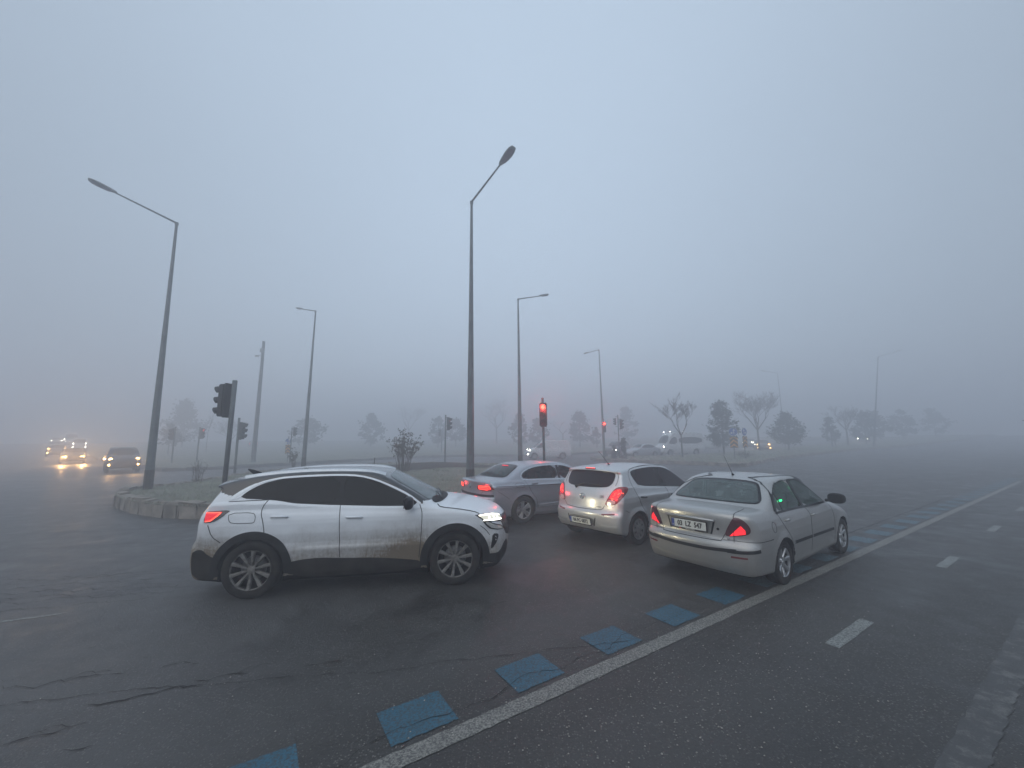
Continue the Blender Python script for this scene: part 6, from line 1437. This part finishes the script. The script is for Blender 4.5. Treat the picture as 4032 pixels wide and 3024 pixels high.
far_car('far_suv', -29.2, 29.7, toward(-29.2, 29.7) + .05, MAT['far_dark'], 'nearest oncoming car on the left, two amber lamps one above the other each side', GL, lamps=[(.66, .92, .085), (.70, .55, .06)], windows=W_SUV, warm=True, glow=90)
far_car('far_hatch', -34.4, 35.4, toward(-34.4, 35.4), MAT['far_silver'], 'pale car following close behind the nearest oncoming car', GL, lamps=[(.6, .85, .06)], windows=W_HAT)
far_car('far_saloon', -43.5, 39.4, toward(-43.5, 39.4), MAT['far_dark'], 'oncoming car with long low amber lamps, second in the left queue', GL, lamps=[(.62, .62, .07), (.48, .62, .06)], warm=True, windows=W_SAL, glow=750)
far_car('far_hatch', -58, 50.5, toward(-58, 50.5), MAT['far_dark'], 'oncoming car with stacked amber lamps, further back and left', GL, lamps=[(.66, .92, .09), (.68, .48, .08)], warm=True, windows=W_HAT, glow=60)
far_car('far_van', -70.5, 64.5, toward(-70.5, 64.5), MAT['far_white'], 'far van with small cool lamps in two rows', GL, name='van', cat='van', lamps=[(.66, 1.15, .06), (.66, .62, .06)], windows=W_VAN, glow=30)
far_car('far_minibus', -86, 77, toward(-86, 77), MAT['far_white'], 'furthest tall vehicle with white lamps high in the fog', GL, name='minibus', cat='minibus', lamps=[(.8, 1.3, .11)], windows=W_MIN, glow=150)
far_car('far_saloon', -94.5, 82, toward(-94.5, 82), MAT['far_dark'], 'furthest left oncoming car, a cool and a reddish glint', GL, lamps=[(.66, .8, .10)], windows=W_SAL, glow=50)
far_car('far_saloon', -53, 81, toward(-53, 81) + PI, MAT['far_dark'], 'departing car with two faint red lamps left of the cedar', GL, windows=W_SAL, extra=lambda root, B: [tag(mesh_obj('tail_lamp', [(-1.02, s * .62 + a, .85 + b) for a, b in ((-.10, -.10), (.10, -.10), (.10, .10), (-.10, .10))], [(0, 1, 2, 3)], MAT['dim_red'], root, False)) for s in (-1, 1)])
GR = 'oncoming cars in the fog on the right'
for px, D, w, lab, two, gl in ((1636, 56, True, 'amber-lit car seen behind the wide bare tree', True, 50), (1612, 66, False, 'car with cooler lamps partly hidden behind the amber-lit car', False, 50), (1858, 72, False, 'lone far car with bright white headlights on the right', False, 120)):
    x = at_px(px, D); far_car('far_hatch', x, D, toward(x, D) + (.1 if two else -.1), MAT['far_dark'], lab, GR, lamps=[(.64, .85, .10)] + ([(.66, .45, .08)] if two else []), warm=w, windows=W_HAT, glow=gl)
# ---------------------------------------------------------------- the fog itself
mb = MB(); mb.box((0, 0, (HAZE_TOP - 1.2) / 2), (860, 860, HAZE_TOP + 1.2))
t = bpy.data.materials.new('fog'); t.use_nodes = True; tn = t.node_tree; tn.nodes.clear()
pv = tn.nodes.new('ShaderNodeVolumePrincipled'); out = tn.nodes.new('ShaderNodeOutputMaterial'); tn.links.new(pv.outputs[0], out.inputs['Volume'])
pv.inputs['Color'].default_value = (.95, .955, .995, 1); pv.inputs['Density'].default_value = HAZE_DENSITY; pv.inputs['Anisotropy'].default_value = .5
hz = mb.build('haze', t); tag(hz, 'cold even fog lying over the whole junction', 'fog', kind='stuff')
